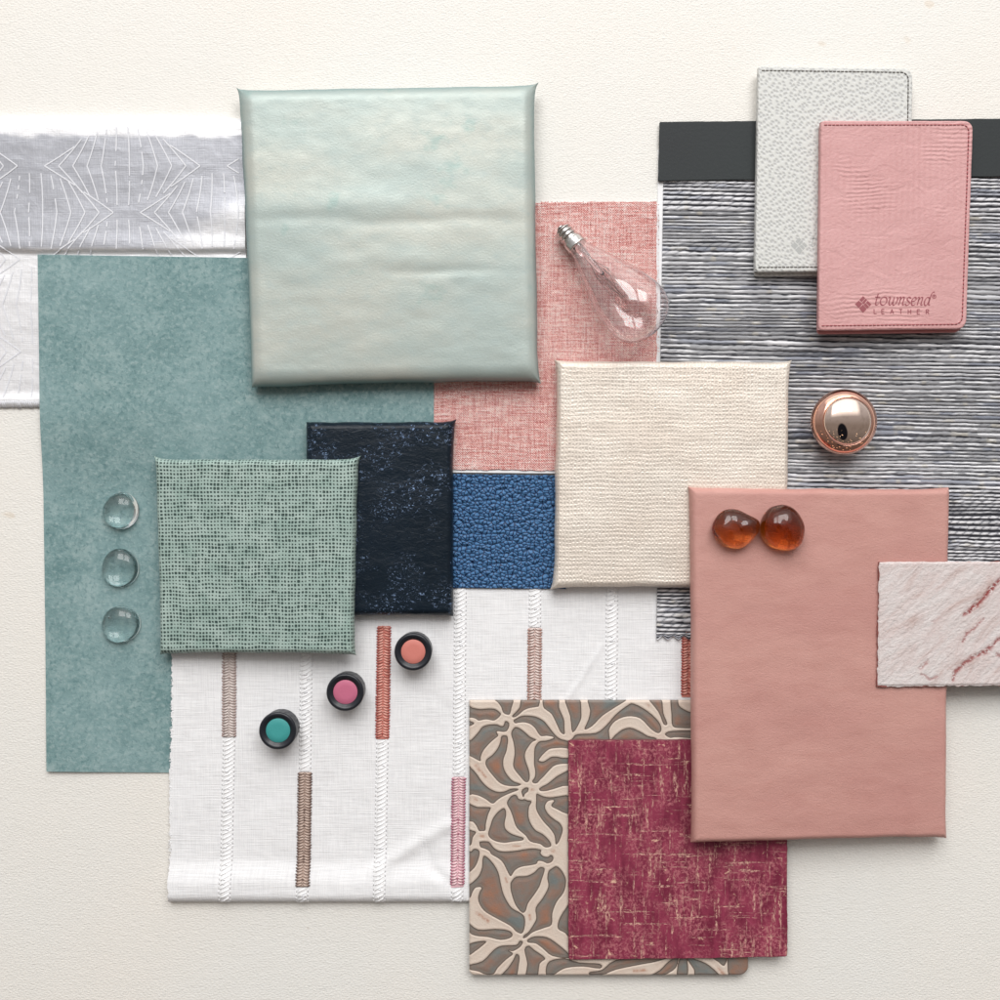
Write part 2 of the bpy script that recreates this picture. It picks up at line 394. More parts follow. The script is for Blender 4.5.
# wallets
g = G('grey_pebbled_leather', .45, 0, .45)
wn = g.noise(.1, .1, 2, .5, 81, 0, 1)
sr = g.N('ShaderNodeVectorRotate'); sr.rotation_type = 'Z_AXIS'; sr.inputs['Angle'].default_value = -.7; g.put(sr.inputs['Vector'], g.uv); g.uv = sr.outputs[0]
vg = g.vor(.28, .205, 'F1', 82, .7, 'Distance', wn, 3.)
cell = g.ramp(vg, [(.1, 1), (.5, 0)])
g.set('Base Color', g.mix(cell, (.625, .63, .605), (.485, .49, .485))); g.bump(cell, -.35)
GREYW = g
g = G('pink_wallet_leather', .5, 0, .35)
x, y = g.xy(); wn = g.noise(.012, .02, 2, .5, 91, 0, 1); wx, wy = g.xy(wn)
hl = g.math('SINE', g.math('ADD', g.math('MULTIPLY', y, 1.45), g.math('MULTIPLY', g.noise(.02, .02, 3, .6, 92), 22)))
vl = g.math('SINE', g.math('ADD', g.math('MULTIPLY', x, 1.1), g.math('MULTIPLY', g.noise(.02, .02, 2, .5, 93), 8)))
hm = g.ramp(g.noise(.016, .02, 3, .5, 94.3), [(.56, 0), (.68, 1)])
hg = g.math('ADD', g.math('MULTIPLY', hl, hm), g.math('MULTIPLY', g.math('MULTIPLY', vl, .6), g.ramp(g.noise(.014, .02, 3, .5, 95), [(.42, .25), (.58, 1)])))
hg = g.math('ADD', hg, g.math('MULTIPLY', g.noise(.3, .4, 4, .65, 96), 2.4))
c = g.mix(g.ramp(g.noise(.012, .012, 3, .6, 97), [(.35, 0), (.65, 1)]), (.58, .315, .31), (.64, .365, .36))
c = g.mix(g.math('MULTIPLY', g.ramp(g.noise(.4, .4, 3, .6, 98), [(.45, 0), (.7, 1)]), .22), c, (.52, .2, .21))
g.set('Base Color', c); b1 = g.bump(hg, .17); g.bump(g.noise(.05, .07, 4, .6, 98.5, .8), 1.2, 1, b1)
PINKW = g
g = flat('pink_wallet_side', (.50, .20, .20), .6); PINKW_SIDE = g
PINK_THREAD = flat('pink_thread', (.36, .10, .11), .7)
GREY_THREAD = flat('grey_thread', (.17, .16, .15), .7)
GREY_SIDE = flat('grey_wallet_edge', (.36, .34, .31), .7)
FOIL = flat('pressed_logo', (.30, .085, .10), .5)
BLIND = flat('blind_pressed_logo', (.42, .43, .42), .4)

# header bar
g = G('charcoal_vinyl', .5, 0, .12)
g.set('Base Color', g.mix(g.noise(.01, .01, 2, .5, 101), (.036, .038, .041), (.040, .048, .049))); g.bump(g.noise(.3, .3, 3, .5, 102), .15)
CHARCOAL = g
WHITECARD = flat('white_backing', (.83, .83, .84), .7)
g = G('striped_cord_weave', .5, 0, .3)
g.set('Base Color', g.attr('tint', 'Color')); g.bump(g.noise(.5, 2., 3, .6, 111), .4)
CORD = g

# white linen
def linen(name, a, b, off):
    g = G(name, .8, 0, .2)
    th = g.math('ADD', g.math('MULTIPLY', g.noise(.03, .75, 3, .6, off), .5), g.math('MULTIPLY', g.noise(.75, .03, 3, .6, off + 1), .5))
    g.set('Base Color', g.mix(g.ramp(th, [(.35, 0), (.6, 1)]), a, b)); b1 = g.bump(th, 1.0); g.bump(g.noise(.02, .02, 3, .5, off + 3), 3., 1, b1)
    return g
LINEN = linen('white_linen', (.76, .76, .775), (.86, .86, .87), 121)
THREAD = {'white': (flat('white_thread', (.87, .87, .88), .75), flat('white_thread_base', (.86, .86, .87), .8), flat('white_thread_shade', (.76, .76, .78), .8)),
          'taupe': (flat('taupe_thread', (.54, .42, .36), .55), flat('taupe_thread_base', (.42, .31, .26), .8), flat('taupe_thread_dark', (.12, .07, .06), .8)),
          'sand': (flat('sand_thread', (.68, .60, .57), .55), flat('sand_thread_base', (.60, .52, .49), .8), flat('sand_thread_dark', (.38, .27, .25), .8)),
          'coral': (flat('coral_thread', (.74, .37, .31), .5), flat('coral_thread_base', (.58, .21, .17), .8), flat('coral_thread_dark', (.36, .07, .06), .8)),
          'pink': (flat('pink_silk_thread', (.80, .57, .60), .5), flat('pink_silk_base', (.72, .44, .49), .8), flat('pink_silk_dark', (.38, .11, .18), .8)),
          'blush': (flat('blush_thread', (.74, .62, .58), .55), flat('blush_thread_base', (.62, .46, .42), .8), flat('blush_thread_dark', (.40, .22, .18), .8))}

# silver damask
g = G('silver_damask', .42, .35, .3)
th = g.math('ADD', g.math('MULTIPLY', g.noise(.05, .8, 3, .6, 131), .5), g.math('MULTIPLY', g.noise(.8, .05, 3, .6, 132), .5))
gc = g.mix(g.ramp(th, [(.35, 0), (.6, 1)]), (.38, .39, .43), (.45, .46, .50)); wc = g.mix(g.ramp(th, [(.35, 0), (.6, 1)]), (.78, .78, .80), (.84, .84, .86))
g.set('Base Color', g.mix(g.attr('painted_sheen'), gc, wc)); b1 = g.bump(th, .3)  # paler colour paints in the satin's window sheen
g.bump(g.noise(.05, .05, 3, .5, 133, .5), .6, 1, b1)
DAMASK = g
DAMASK_LINE = flat('damask_motif_thread', (.72, .73, .77), .5)

# magenta distressed leather
g = G('magenta_distressed', .55, 0, .3)
m1 = g.noise(.03, .03, 5, .65, 141); fine = g.noise(.35, .3, 4, .7, 142, .5)
c = g.mix(g.ramp(g.noise(.08, .025, 4, .6, 143), [(.4, 0), (.6, 1)]), (.165, .016, .042), (.265, .036, .075))
c = g.mix(g.math('MULTIPLY', g.ramp(m1, [(.43, 0), (.58, 1)]), g.ramp(fine, [(.47, 0), (.58, .8)])), c, (.47, .16, .18))
vs_ = g.math('MULTIPLY', g.ramp(g.noise(.22, .022, 4, .65, 144, .25), [(.55, 0), (.64, .9)]), g.ramp(g.noise(.5, .25, 3, .7, 145), [(.44, 0), (.56, 1)]))
hs_ = g.math('MULTIPLY', g.ramp(g.noise(.018, .26, 3, .6, 146, .15), [(.585, 0), (.66, .9)]), g.ramp(g.noise(.35, .5, 3, .7, 147), [(.44, 0), (.56, 1)]))
dg_ = g.ramp(g.vor(.035, .05, 'DISTANCE_TO_EDGE', 148, 1., 'Distance', g.noise(.06, .06, 4, .7, 148.5, 0, 1), 22.), [(.0, .8), (.018, 0)])
dg_ = g.math('MULTIPLY', dg_, g.ramp(g.noise(.06, .08, 3, .6, 149), [(.5, 0), (.6, 1)]))
sc_ = g.math('MAXIMUM', vs_, hs_)
c = g.mix(g.math('MULTIPLY', sc_, .9), c, (.76, .45, .36))
c = g.mix(g.ramp(g.noise(.09, .11, 5, .75, 150, .6), [(.62, 0), (.68, .85)]), c, (.74, .47, .34))
g.set('Base Color', c); g.bump(g.math('ADD', g.math('MULTIPLY', sc_, -.6), fine), .6)
MAGENTA = g
MAGENTA_SIDE = flat('magenta_side', (.17, .05, .06), .8)

# leaf tile
g = G('leaf_tile', .5, 0, .35)
sd = g.attr('cell'); fr = g.noise(.035, .05, 3, .5, 151)
fill = g.ramp(fr, [(.33, (.165, .185, .18)), (.42, (.215, .175, .15)), (.54, (.26, .16, .12)), (.68, (.33, .16, .10))])
fill = g.mix(g.math('MULTIPLY', g.ramp(g.noise(.1, .1, 4, .6, 152), [(.4, 0), (.65, 1)]), .4), fill, (.20, .20, .19))
deep = g.ramp(g.math('DIVIDE', sd, 12.), [(.06, (.17, .16, .14)), (.42, (.5, .5, .5))])
fill = g.mix(g.ramp(g.math('DIVIDE', sd, 10.), [(.1, .75), (.5, 0)]), fill, (.19, .18, .16))
crm = g.mix(g.ramp(g.noise(.06, .06, 4, .6, 153), [(.4, 0), (.7, 1)]), (.66, .565, .485), (.63, .51, .43))
crm = g.mix(g.math('MULTIPLY', g.attr('rust'), g.ramp(g.noise(.3, .3, 3, .6, 153.5), [(.3, .1), (.6, .8)])), crm, (.38, .16, .09))
k = g.ramp(sd, [(.0, 0), (.35, 1)])
c = g.mix(g.ramp(g.math('ADD', g.math('MULTIPLY', sd, .25), .5), [(.46, 0), (.56, 1)]), crm, (.115, .082, .065))
c = g.mix(g.ramp(g.math('MULTIPLY', sd, .25), [(.17, 0), (.36, 1)]), c, fill)
g.set('Base Color', c); g.bump(g.noise(.6, .6, 3, .6, 154), .35)
LEAF = g

# marble-like pale leather tile
g = G('pale_marbled_hide', .6, 0, .3)
sv = g.N('ShaderNodeVectorRotate'); sv.rotation_type = 'Z_AXIS'; sv.inputs['Angle'].default_value = math.radians(-38); g.put(sv.inputs['Vector'], g.uv)
st = g.noise(.018, .045, 6, .7, 161, .9, 0, sv.outputs[0]); fn = g.noise(.25, .4, 5, .7, 162, .5)
c = g.ramp(st, [(.40, (.70, .65, .64)), (.55, (.66, .575, .56)), (.70, (.50, .37, .34))])
c = g.mix(g.math('MULTIPLY', g.ramp(fn, [(.45, 0), (.7, 1)]), .4), c, (.54, .45, .43))
c = g.mix(g.math('MULTIPLY', g.attr('vein'), g.ramp(g.noise(.33, .33, 3, .6, 163), [(.40, 0), (.48, 1)])), c, (.27, .045, .04))
g.set('Base Color', c); b1 = g.bump(g.noise(.04, .13, 5, .65, 164, 1.2, 0, sv.outputs[0]), 1.1); g.bump(fn, .9, 1, b1)
MARBLE = g; MARBLE_SIDE = flat('hide_cut_edge', (.25, .08, .07), .8)

# glass, metal, plastic
def glass(name, col=(1, 1, 1), ior=1.48):
    g = G(name, 0., 0, .5); g.set('Base Color', col); g.set('Transmission Weight', 1.); g.set('IOR', ior); return g
GLASS = glass('clear_glass', (.93, .97, .97)); BULB = glass('bulb_glass', (1, .985, .99), 1.5)
AMBER = glass('amber_glass', (1, .93, .86), 1.5)
va = AMBER.N('ShaderNodeVolumeAbsorption'); va.inputs['Color'].default_value = (.80, .50, .14, 1); va.inputs['Density'].default_value = 165
AMBER.nt.links.new(va.outputs[0], AMBER.nt.nodes['Material Output'].inputs['Volume'])
STEEL = flat('nickel_cap', (.72, .70, .68), .22, 1.); DARKIN = flat('black_insulator', (.02, .02, .02), .4)
WIRE = flat('fine_wire', (.22, .14, .12), .4, .6)
ROSE = flat('rose_gold', (.86, .50, .39), .05, 1.); ROSECAP = flat('polished_rose_gold', (.93, .74, .64), .03, 1.)
g = G('black_plastic', .33, 0, .5); g.set('Base Color', (.012, .014, .02)); g.bump(g.noise(.3, .3, 2, .5, 171), .1); BLACK = g

# ================================================================== SETTING
n = 41; gx = np.linspace(-1900, 1900, n); Xg, Yg = np.meshgrid(gx, gx[::-1])
o = sheet('table_surface', Xg, Yg, Xg * 0, -30., CREAM_LEATHER); o['kind'] = 'structure'

# ================================================================== FLAT SHEETS
# silver damask fabric at the left
us = np.linspace(0, 1, 170); vs = np.linspace(0, 1, 190)
XY = quad_grid([W(-90, 115, 8), W(246, 119, 8), W(246, 404, 5), W(-90, 408, 5)], us, vs); X, Y = XY[..., 0], XY[..., 1]
Ypx = 500 - Y / (1 - 8 / H)
def damask_z(X, Y):
    P = 500 - Y / (1 - 8 / H)
    wob = 4 * (fbm(X / 45., X * 0, 4) - .5)
    roll = np.sqrt(np.clip(1 - (1 - np.clip((P - 115) / 14., 0, 1)) ** 2, 0, 1))
    upper = 12.5 * roll - 2.6 * sstep(122, 215, P + wob)
    upper = upper + .8 * np.exp(-((P - 243 - wob) / 9.) ** 2)
    lower = 6.4 - 3.2 * sstep(262, 400, P) + 1.4 * np.exp(-((P - 400) / 5.) ** 2)
    z = upper + (lower - upper) * sstep(249, 254, P + wob * .5)
    z = z + .7 * (fbm(X / 26., P / 14., 8) - .5) + 1.0 * (fbm(X / 70., P / 40., 12) - .5) * sstep(120, 150, P)
    # soft swell to the right where the cloth lifts
    z = z + 2.5 * sstep(150, 240, X + 500) * np.exp(-((P - 214) / 16.) ** 2)
    z = z - 1.6 * sstep(403, 408, P)
    return np.maximum(z, .4)
Z = damask_z(X, Y)
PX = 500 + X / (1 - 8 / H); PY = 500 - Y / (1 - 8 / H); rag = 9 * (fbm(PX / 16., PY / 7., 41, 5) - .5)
sheen = np.maximum(1 - sstep(134, 140, PY + rag + 4 * (vn(PX / 40., PX * 0, 5) - .5)), sstep(247, 250.5, PY + .2 * rag))  # window sheen painted as lighter colour on the top roll and lower layer
sheen = np.maximum(sheen, .85 * sstep(-8, 22, (PX - 155) * .55 + (PY - 246) + rag * 1.6))
dam = sheet('damask_fabric', X, Y, Z, 0., DAMASK, attrs={'painted_sheen': sheen})
tag(dam, 'folded silver white damask fabric with fan line motif leaving the frame on the left', 'fabric')
# the woven motif: fans of threads bent at each axis row
mb = MB()
rows = [167, 213, 259 + 0, 305, 351, 397]
for ri, y0 in enumerate(rows):
    offx = 33 + (0 if ri % 2 == 0 else 95)
    if y0 > 250: pass
    for c0 in np.arange(offx - 2 * 182, 260, 182):
        mid = c0 + 91
        for k in range(12):
            xa = c0 + 13 + 14.1 * k; t = (xa - mid) / 78.
            s = .42 + .42 * (1 - abs(t)) ** .6
            for sg in (-1, 1):
                ex = xa - math.copysign(30 * abs(t) ** 1.3, t); ey = y0 + sg * (19 + 21 * (1 - abs(t)) ** .6)
                pts = [(xa + (ex - xa) * q + (1 - q) * q * 2, y0 + (ey - y0) * q) for q in np.linspace(0, 1, 9)]
                P3 = []
                for (a, b) in pts:
                    if a < -85 or a > 242 or b < 122 or b > 400: continue
                    w = W(a, b, 8); P3.append((w[0], w[1], float(damask_z(w[0], w[1])) + .1))
                for a, b in zip(P3[:-1], P3[1:]):
                    if abs(t) < .35 and random.random() < .12: continue
                    if abs(a[2] - b[2]) > 3: continue
                    d_ = np.array([b[0] - a[0], b[1] - a[1]]); d_ /= np.linalg.norm(d_) + 1e-9; n_ = np.array([-d_[1], d_[0], 0]) * .62; A_ = np.array(a) + [0, 0, .25]; B_ = np.array(b) + [0, 0, .25]
                    mb.add([A_ - n_, A_ + n_, B_ + n_, B_ - n_], [[0, 3, 2, 1]])
# small overlocked hem stitches
for a in np.arange(-88, 40, 1.9):
    w = W(a, 401 + random.uniform(-.5, .5), 5); w2 = W(a + 1.6, 407.6 + random.uniform(-.6, .6), 4)
    mb.add(*tube([(w[0], w[1], float(damask_z(w[0], w[1])) + .3), (w2[0], w2[1], 1.6)], .7, 5))
mb.build('woven_motif', [DAMASK_LINE], dam)

# teal sheet
def teal_b(Y): return .2 + 6.3 * (1 - sstep(408, 500, 500 - Y))
def lower_dam(Y): return 0
us = np.linspace(0, 1, 80); vs = np.linspace(0, 1, 120)
XY = quad_grid([W(38.5, 255, 6), W(434, 261, 6), W(434, 776, 1), W(47.5, 771, 1)], us, vs); X, Y = XY[..., 0], XY[..., 1]
Z = teal_b(Y) + 1.3 + .35 * (fbm(X / 60, Y / 60, 3) - .5)
Z = Z + .5 * (fbm(X / 30, Y / 20, 9) - .5)
lift = 2.2 * np.exp(-((np.hypot(X + 452, Y + 272)) / 70.) ** 2) + 1.2 * np.exp(-((X + 455) / 25.) ** 2) * (fbm(Y / 90., Y * 0, 66) - .3)
Z = Z + np.maximum(lift, 0)
te = sheet('suede_sheet', X, Y, Z, Z - 1.2, TEAL); tag(te, 'large mottled teal suede sheet lying under the mint square, left of the white striped cloth', 'suede sample')

# coral tweed on a white card
zc = lambda x, y: 0 * x + 0.
P = outline([W(432, 205, 6), W(658, 203.5, 6), W(658, 474.4, 6), W(432.2, 472.4, 6)], step=6)
ct = thing('tweed_board', 'coral slub tweed swatch on a thin white card with the clear bulb lying on it', 'fabric swatch', [*P.mean(0), 0])
plate('backing_card', P, zc, 5.9, .3, WHITECARD, ct)
P = outline([W(433.6, 203, 6), W(657, 202, 6), W(656.4, 471.6, 6), W(433.6, 469.6, 6)], step=2.2, jit=.55)
plate('tweed_cloth', P, lambda x, y: 0 * x + 5.95, 1.1, .6, CORAL, ct, uv=None)
mb = MB()
for i in range(150):
    if i < 100: a = random.uniform(204, 360); p = W(656, a, 6); d = (random.uniform(.5, 3.), random.uniform(-1.6, 1.6), -random.uniform(.2, 1.4))
    else: a = random.uniform(541, 657); p = W(a, 203, 6); d = (random.uniform(-1, 1), random.uniform(.3, 1.6), -random.uniform(.1, 1))
    p = np.array([p[0], p[1], 5.8]); q = p + np.array(d)
    mb.add(*tube([p - np.array(d) * .6, p, q, q + np.array([random.uniform(-.5, .8), random.uniform(-.8, .8), -.3])], .38, 4))
mb.build('frayed_threads', [CORAL], ct)

# white linen with embroidered bands
def cloth_z(X, Y):
    f = 1 - 6 / H; px = 500 + X / f; py = 500 - Y / f
    z = 5.6 + .5 * (fbm(px / 60, py / 35, 15) - .5)
    right = 1 - sstep(452, 475, px)
    roll = 5.2 * sstep(858, 884, py + 4 * (fbm(px / 50, px * 0, 6) - .5)) * right
    z = z + roll
    e = np.clip((903.5 - py) / 11., 0, 1); z = z * np.sqrt(np.clip(1 - (1 - e) ** 2, 0, 1)) * right + z * (1 - right) * np.clip((903.5 - py) / 3., 0, 1) ** .3
    def cr(x0, y0, x1, y1, w, a):
        d = np.array([x1 - x0, y1 - y0], float); L = np.hypot(*d); d /= L
        t = (px - x0) * d[0] + (py - y0) * d[1]; s = -(px - x0) * d[1] + (py - y0) * d[0]
        return a * np.exp(-(s / w) ** 2) * sstep(-8, 8, t) * (1 - sstep(L - 8, L + 8, t))
    z = z + cr(372, 872, 452, 822, 7, 2.2) + cr(430, 868, 462, 888, 5, -1.5) + cr(566, 702, 606, 640, 2.2, 1.) + cr(420, 840, 440, 880, 6, -1.)
    z = z + cr(606, 596, 622, 690, 1.4, .7) * 0
    return np.maximum(z, .3)
us = np.linspace(0, 1, 230); vs = np.linspace(0, 1, 250)
XY = quad_grid([W(174, 480, 6), W(722, 480, 6), W(722, 903.5, 6), W(169, 904, 6)], us, vs); X, Y = XY[..., 0].copy(), XY[..., 1].copy()
Z = cloth_z(X, Y)
X[:, 0] += (vn(np.arange(250) * .9, np.zeros(250), 3) - .5) * 2.2; X[:, 0] += (fbm(np.arange(250) * .05, np.zeros(250), 3) - .5) * 3
cl = sheet('linen_cloth', X, Y, Z, np.minimum(Z, 1.5) - 1.4 + 0 * Z, LINEN)
tag(cl, 'folded white linen cloth with vertical embroidered stripes and three black pots on it', 'fabric')
mbf = MB()
for i in range(190):
    py = random.uniform(600, 898); x0 = 174 - (py - 480) / 423 * 5 + .6; p = W(x0 - .3, py, 5); d = np.array([-random.uniform(.6, 2.0), random.uniform(-1, 1), -random.uniform(.2, 1.5)])
    z = float(cloth_z(p[0] + 1, p[1])); p = np.array([p[0], p[1], min(z, 6) - .6]); mbf.add(*tube([p - d, p, p + d], .33, 4))
mbf.build('frayed_edge', [THREAD['white'][1]], cl)
bands = [  # x at top, x at bottom, y0, y1, colour
    (229.8, 229.0, 600, 737, 'sand'), (229.0, 225.5, 738, 902, 'white'),
    (307.5, 305.0, 560, 771, 'white'), (305.0, 303.4, 772, 885, 'taupe'), (303.3, 302.6, 886, 902, 'white'),
    (384.0, 382.4, 626, 739, 'coral'), (382.4, 379.4, 740, 902, 'white'),
    (460.5, 459.0, 585, 776, 'white'), (458.8, 457.4, 777, 886, 'pink'), (457.4, 456.8, 887, 901, 'white'),
    (535.4, 534.8, 570, 627, 'white'), (534.8, 534.2, 628, 712, 'blush'),
    (612.4, 611.0, 570, 712, 'white'), (688.6, 688.0, 628, 697, 'coral')]
def onc(px, py, up): w = W(px, py, 6); return (w[0], w[1], float(cloth_z(w[0], w[1])) + up)
for (xa, xb, y0, y1, cn) in bands:
    mb = MB(); hw = 5.4 if cn == 'white' else 6.3
    ys = np.linspace(y0, y1, max(3, int((y1 - y0) / 4)))
    V = []; F = []
    prof = [(-1, .1), (-.9, .7), (-.4, .95), (.4, .95), (.9, .7), (1, .1)]
    for y in ys:
        xc = xa + (xb - xa) * (y - y0) / (y1 - y0)
        for (a, h) in prof: V.append(onc(xc + a * hw, y, h))
    for i in range(len(ys) - 1):
        for j in range(5): F.append([i * 6 + j, (i + 1) * 6 + j, (i + 1) * 6 + j + 1, i * 6 + j + 1])
    mb.add(V, F, 1)
    st = 2.75 if cn != 'white' else 4.4; y = y0 + 1
    while y < y1 - 1.5:
        xc = xa + (xb - xa) * (y - y0) / (y1 - y0); r_ = lambda s: random.uniform(-s, s)
        if cn == 'white':
            mb.add(*tube([onc(xc - hw * .8, y + 3.2 + r_(.5), .8), onc(xc, y + 1.0 + r_(.4), 1.0), onc(xc + hw * .8, y - 1.6 + r_(.5), .8)], [.55, .8, .55], 5), 0)
            if random.random() < .35: mb.add(*tube([onc(xc + hw * r_(.5), y + 3, 1.5), onc(xc + hw * r_(.5) + 1, y + 2, 1.5)], .6, 4), 2)
            for sg in (-1, 1): mb.add(*tube([onc(xc + sg * (hw + .2), y, .5), onc(xc + sg * (hw + .2), y + st * .7, .5)], .45, 4), 1)
        else:
            for sg in (-1, 1):
                mb.add(*tube([onc(xc + sg * .6, y + r_(.3) - .8, 1.35), onc(xc + sg * hw * .45, y + .2 + r_(.3), 1.7), onc(xc + sg * hw * .82, y + .9 + r_(.3), 1.1)], [.8, 1.0, .7], 5), 0 if random.random() < .86 else 1)
                mb.add(*tube([onc(xc + sg * hw * .78, y + 1.7 + r_(.3), 1.15), onc(xc + sg * (hw + .9 + r_(.3)), y + .5 + r_(.4), .7)], .62, 5), 2)
            if random.random() < .4: mb.add(*tube([onc(xc - .6, y, 1.8), onc(xc + .7, y + .8, 1.8)], .55, 4), 2 if random.random() < .35 else 0)
        y += st * random.uniform(.93, 1.07)
    o = mb.build('embroidered_band', list(THREAD[cn]), cl)
    if cn != 'white': o['label'] = {'sand': 'sand coloured embroidered band', 'taupe': 'taupe embroidered band', 'coral': 'coral red embroidered band', 'pink': 'pale pink embroidered band', 'blush': 'blush embroidered band'}[cn]

# blue pebbled leather swatch
P = outline([W(450, 474, 8), W(566, 475.5, 8), W(566, 589, 8), W(450, 588.2, 8)], step=4, jit=.25)
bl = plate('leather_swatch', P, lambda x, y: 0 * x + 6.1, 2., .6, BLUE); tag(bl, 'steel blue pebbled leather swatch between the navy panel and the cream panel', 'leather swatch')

# striped cord textile with charcoal header
def cord_b(Y): return .3 + 5.9 * sstep(440, 482, 500 - Y)
sx0, sx1 = 663.8, 1090.
nx = 300; ny = 860
us = np.linspace(0, 1, nx); vs = np.linspace(0, 1, ny)
XY = quad_grid([W(sx0, 172, 3), W(sx1, 170, 3), W(sx1, 637, 6), W(656.6, 640, 8)], us, vs); X, Y = XY[..., 0].copy(), XY[..., 1].copy()
px = 500 + X / (1 - 4 / H); py = 500 - Y / (1 - 4 / H)
wv_ = py + .017 * (px - 660) * -1 + 2.4 * (fbm(px / 90., py / 60., 31) - .5) + .7 * (vn(px / 16., py / 4., 33) - .5)
pit = 4.0; wv_ = wv_ + 1.5 * np.sin(py / 7.3) + 1.3 * np.sin(py / 13.1 + 1.) + .5 * (vn(px / 6., py / 3., 39) - .5); rr = wv_ / pit; ri = np.floor(rr); fr = rr - ri
prof = np.sqrt(np.clip(1 - (2 * fr - 1) ** 2, 0, 1))
h1 = _h(ri, ri * 0 + 3, 71); h2 = _h(ri, ri * 0 + 9, 72); h3 = _h(ri, ri * 0 + 5, 73)
lon = vn(px / 85., ri * 1.0, 81); lon2 = vn(px / 24., ri, 82); lon3 = vn(px / 4.2, ri, 83)
zone = np.maximum(1 - sstep(196, 218, py), sstep(470, 500, py)) * .75 + .25 * (vn(px * 0, py / 23., 90))
zone = np.maximum(zone, .55 * np.exp(-((py - 248) / 10.) ** 2))
per = 7.5 + 5 * h2; tw = np.mod(px / per + fr * .75 + h3 * 9, 1.)
ply = np.exp(-((tw - .5) / .12) ** 2)                       # dark groove between plies
navy = np.array([.022, .027, .055]); dk = np.array([.03, .031, .04]); blu = np.array([.14, .175, .27])
mixc = lambda C, c2, f_: C * (1 - f_[..., None]) + np.array(c2) * f_[..., None]
body = .27 + .20 * h1 + .12 * (lon - .5) + .08 * (lon2 - .5)
C = np.stack([body * .99, body * 1.0, body * 1.05], -1)
C = mixc(C, [.84, .84, .87], np.clip(sstep(.45, .75, h2 * .40 + .5 * zone + .22 * lon), 0, 1) * .95)            # the white cords
C = mixc(C, blu, sstep(.70, .8, vn(px / 45., ri * .9, 91)) * .4)
C = mixc(C, [.58, .53, .42], sstep(.86, .94, vn(px / 14., ri, 94)) * .4)
twr = sstep(.30, .5, h3 * .5 + zone * .5)
C = mixc(C, navy, ply * twr * (.22 + .68 * zone))
hi = np.exp(-((fr - .36 - .08 * (lon3 - .5)) / .13) ** 2) * sstep(.42, .6, vn(px / 55., ri, 131) * .6 + .4 * vn(px / 9., ri, 132))  # white highlight painted into the colour along each cord's upper side
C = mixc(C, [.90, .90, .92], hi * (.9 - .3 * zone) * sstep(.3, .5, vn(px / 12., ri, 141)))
lw_ = .095 + .06 * vn(px / 28., ri, 97) + .10 * zone + .03 * (lon3 - .5)
gd = np.minimum(fr, 1 - fr); on = .45 + .55 * sstep(.38, .50, vn(px / 60., ri, 135) * .55 + vn(px / 5., ri, 136) * .42 + .20 * zone)
C = mixc(C, dk, (1 - sstep(lw_ * .85, lw_ * 1.5, gd)) * on)
thin = (1 - sstep(.05, .12, np.abs(fr - .68))) * sstep(.58, .68, vn(px / 40., ri, 138)) * .8; C = mixc(C, dk * 1.5, thin)
dark_row = (.6 * sstep(.76, .86, vn(px / 90., ri, 96) * .5 + h1 * .2 + .3 * h3))[..., None]; C = C * (1 - dark_row) + dk * dark_row
Z = cord_b(Y) + 1.0 + 1.9 * prof * (1 - .5 * dark_row[..., 0]) * (1 - .25 * ply * twr)
teeth = np.abs(np.mod(px / 10.4 + .35, 1.) * 2 - 1) * 4.6       # pinked lower edge
k = sstep(.985, 1., vs)[:, None]; Y = Y + k * teeth
tx = thing('cord_textile', 'woven grey and navy striped cord textile with charcoal header under the two wallets', 'textile sample', [float(X.mean()), float(Y.mean()), 0])
sheet('cord_weave', X, Y, Z, cord_b(Y) + .2, CORD, parent=tx, cols={'tint': C})
vs2 = np.linspace(0, 1, 60); us2 = np.linspace(0, 1, 4)
XY = quad_grid([W(657.8, 150, 1), W(668, 150, 1), W(666, 592, 6), W(657.2, 592, 6)], us2, vs2)
sheet('backing_strip', XY[..., 0], XY[..., 1], cord_b(XY[..., 1]) + .8, cord_b(XY[..., 1]) - .1, WHITECARD, parent=tx)
P = outline([W(659.5, 122, 4), W(1090, 118, 4), W(1090, 175.5, 4), W(658, 181, 4)], (1, 0, 0, 1), step=5, jit=.2)
plate('header_strip', P, lambda x, y: 0 * x + 2.9, 1.9, .5, CHARCOAL, tx)

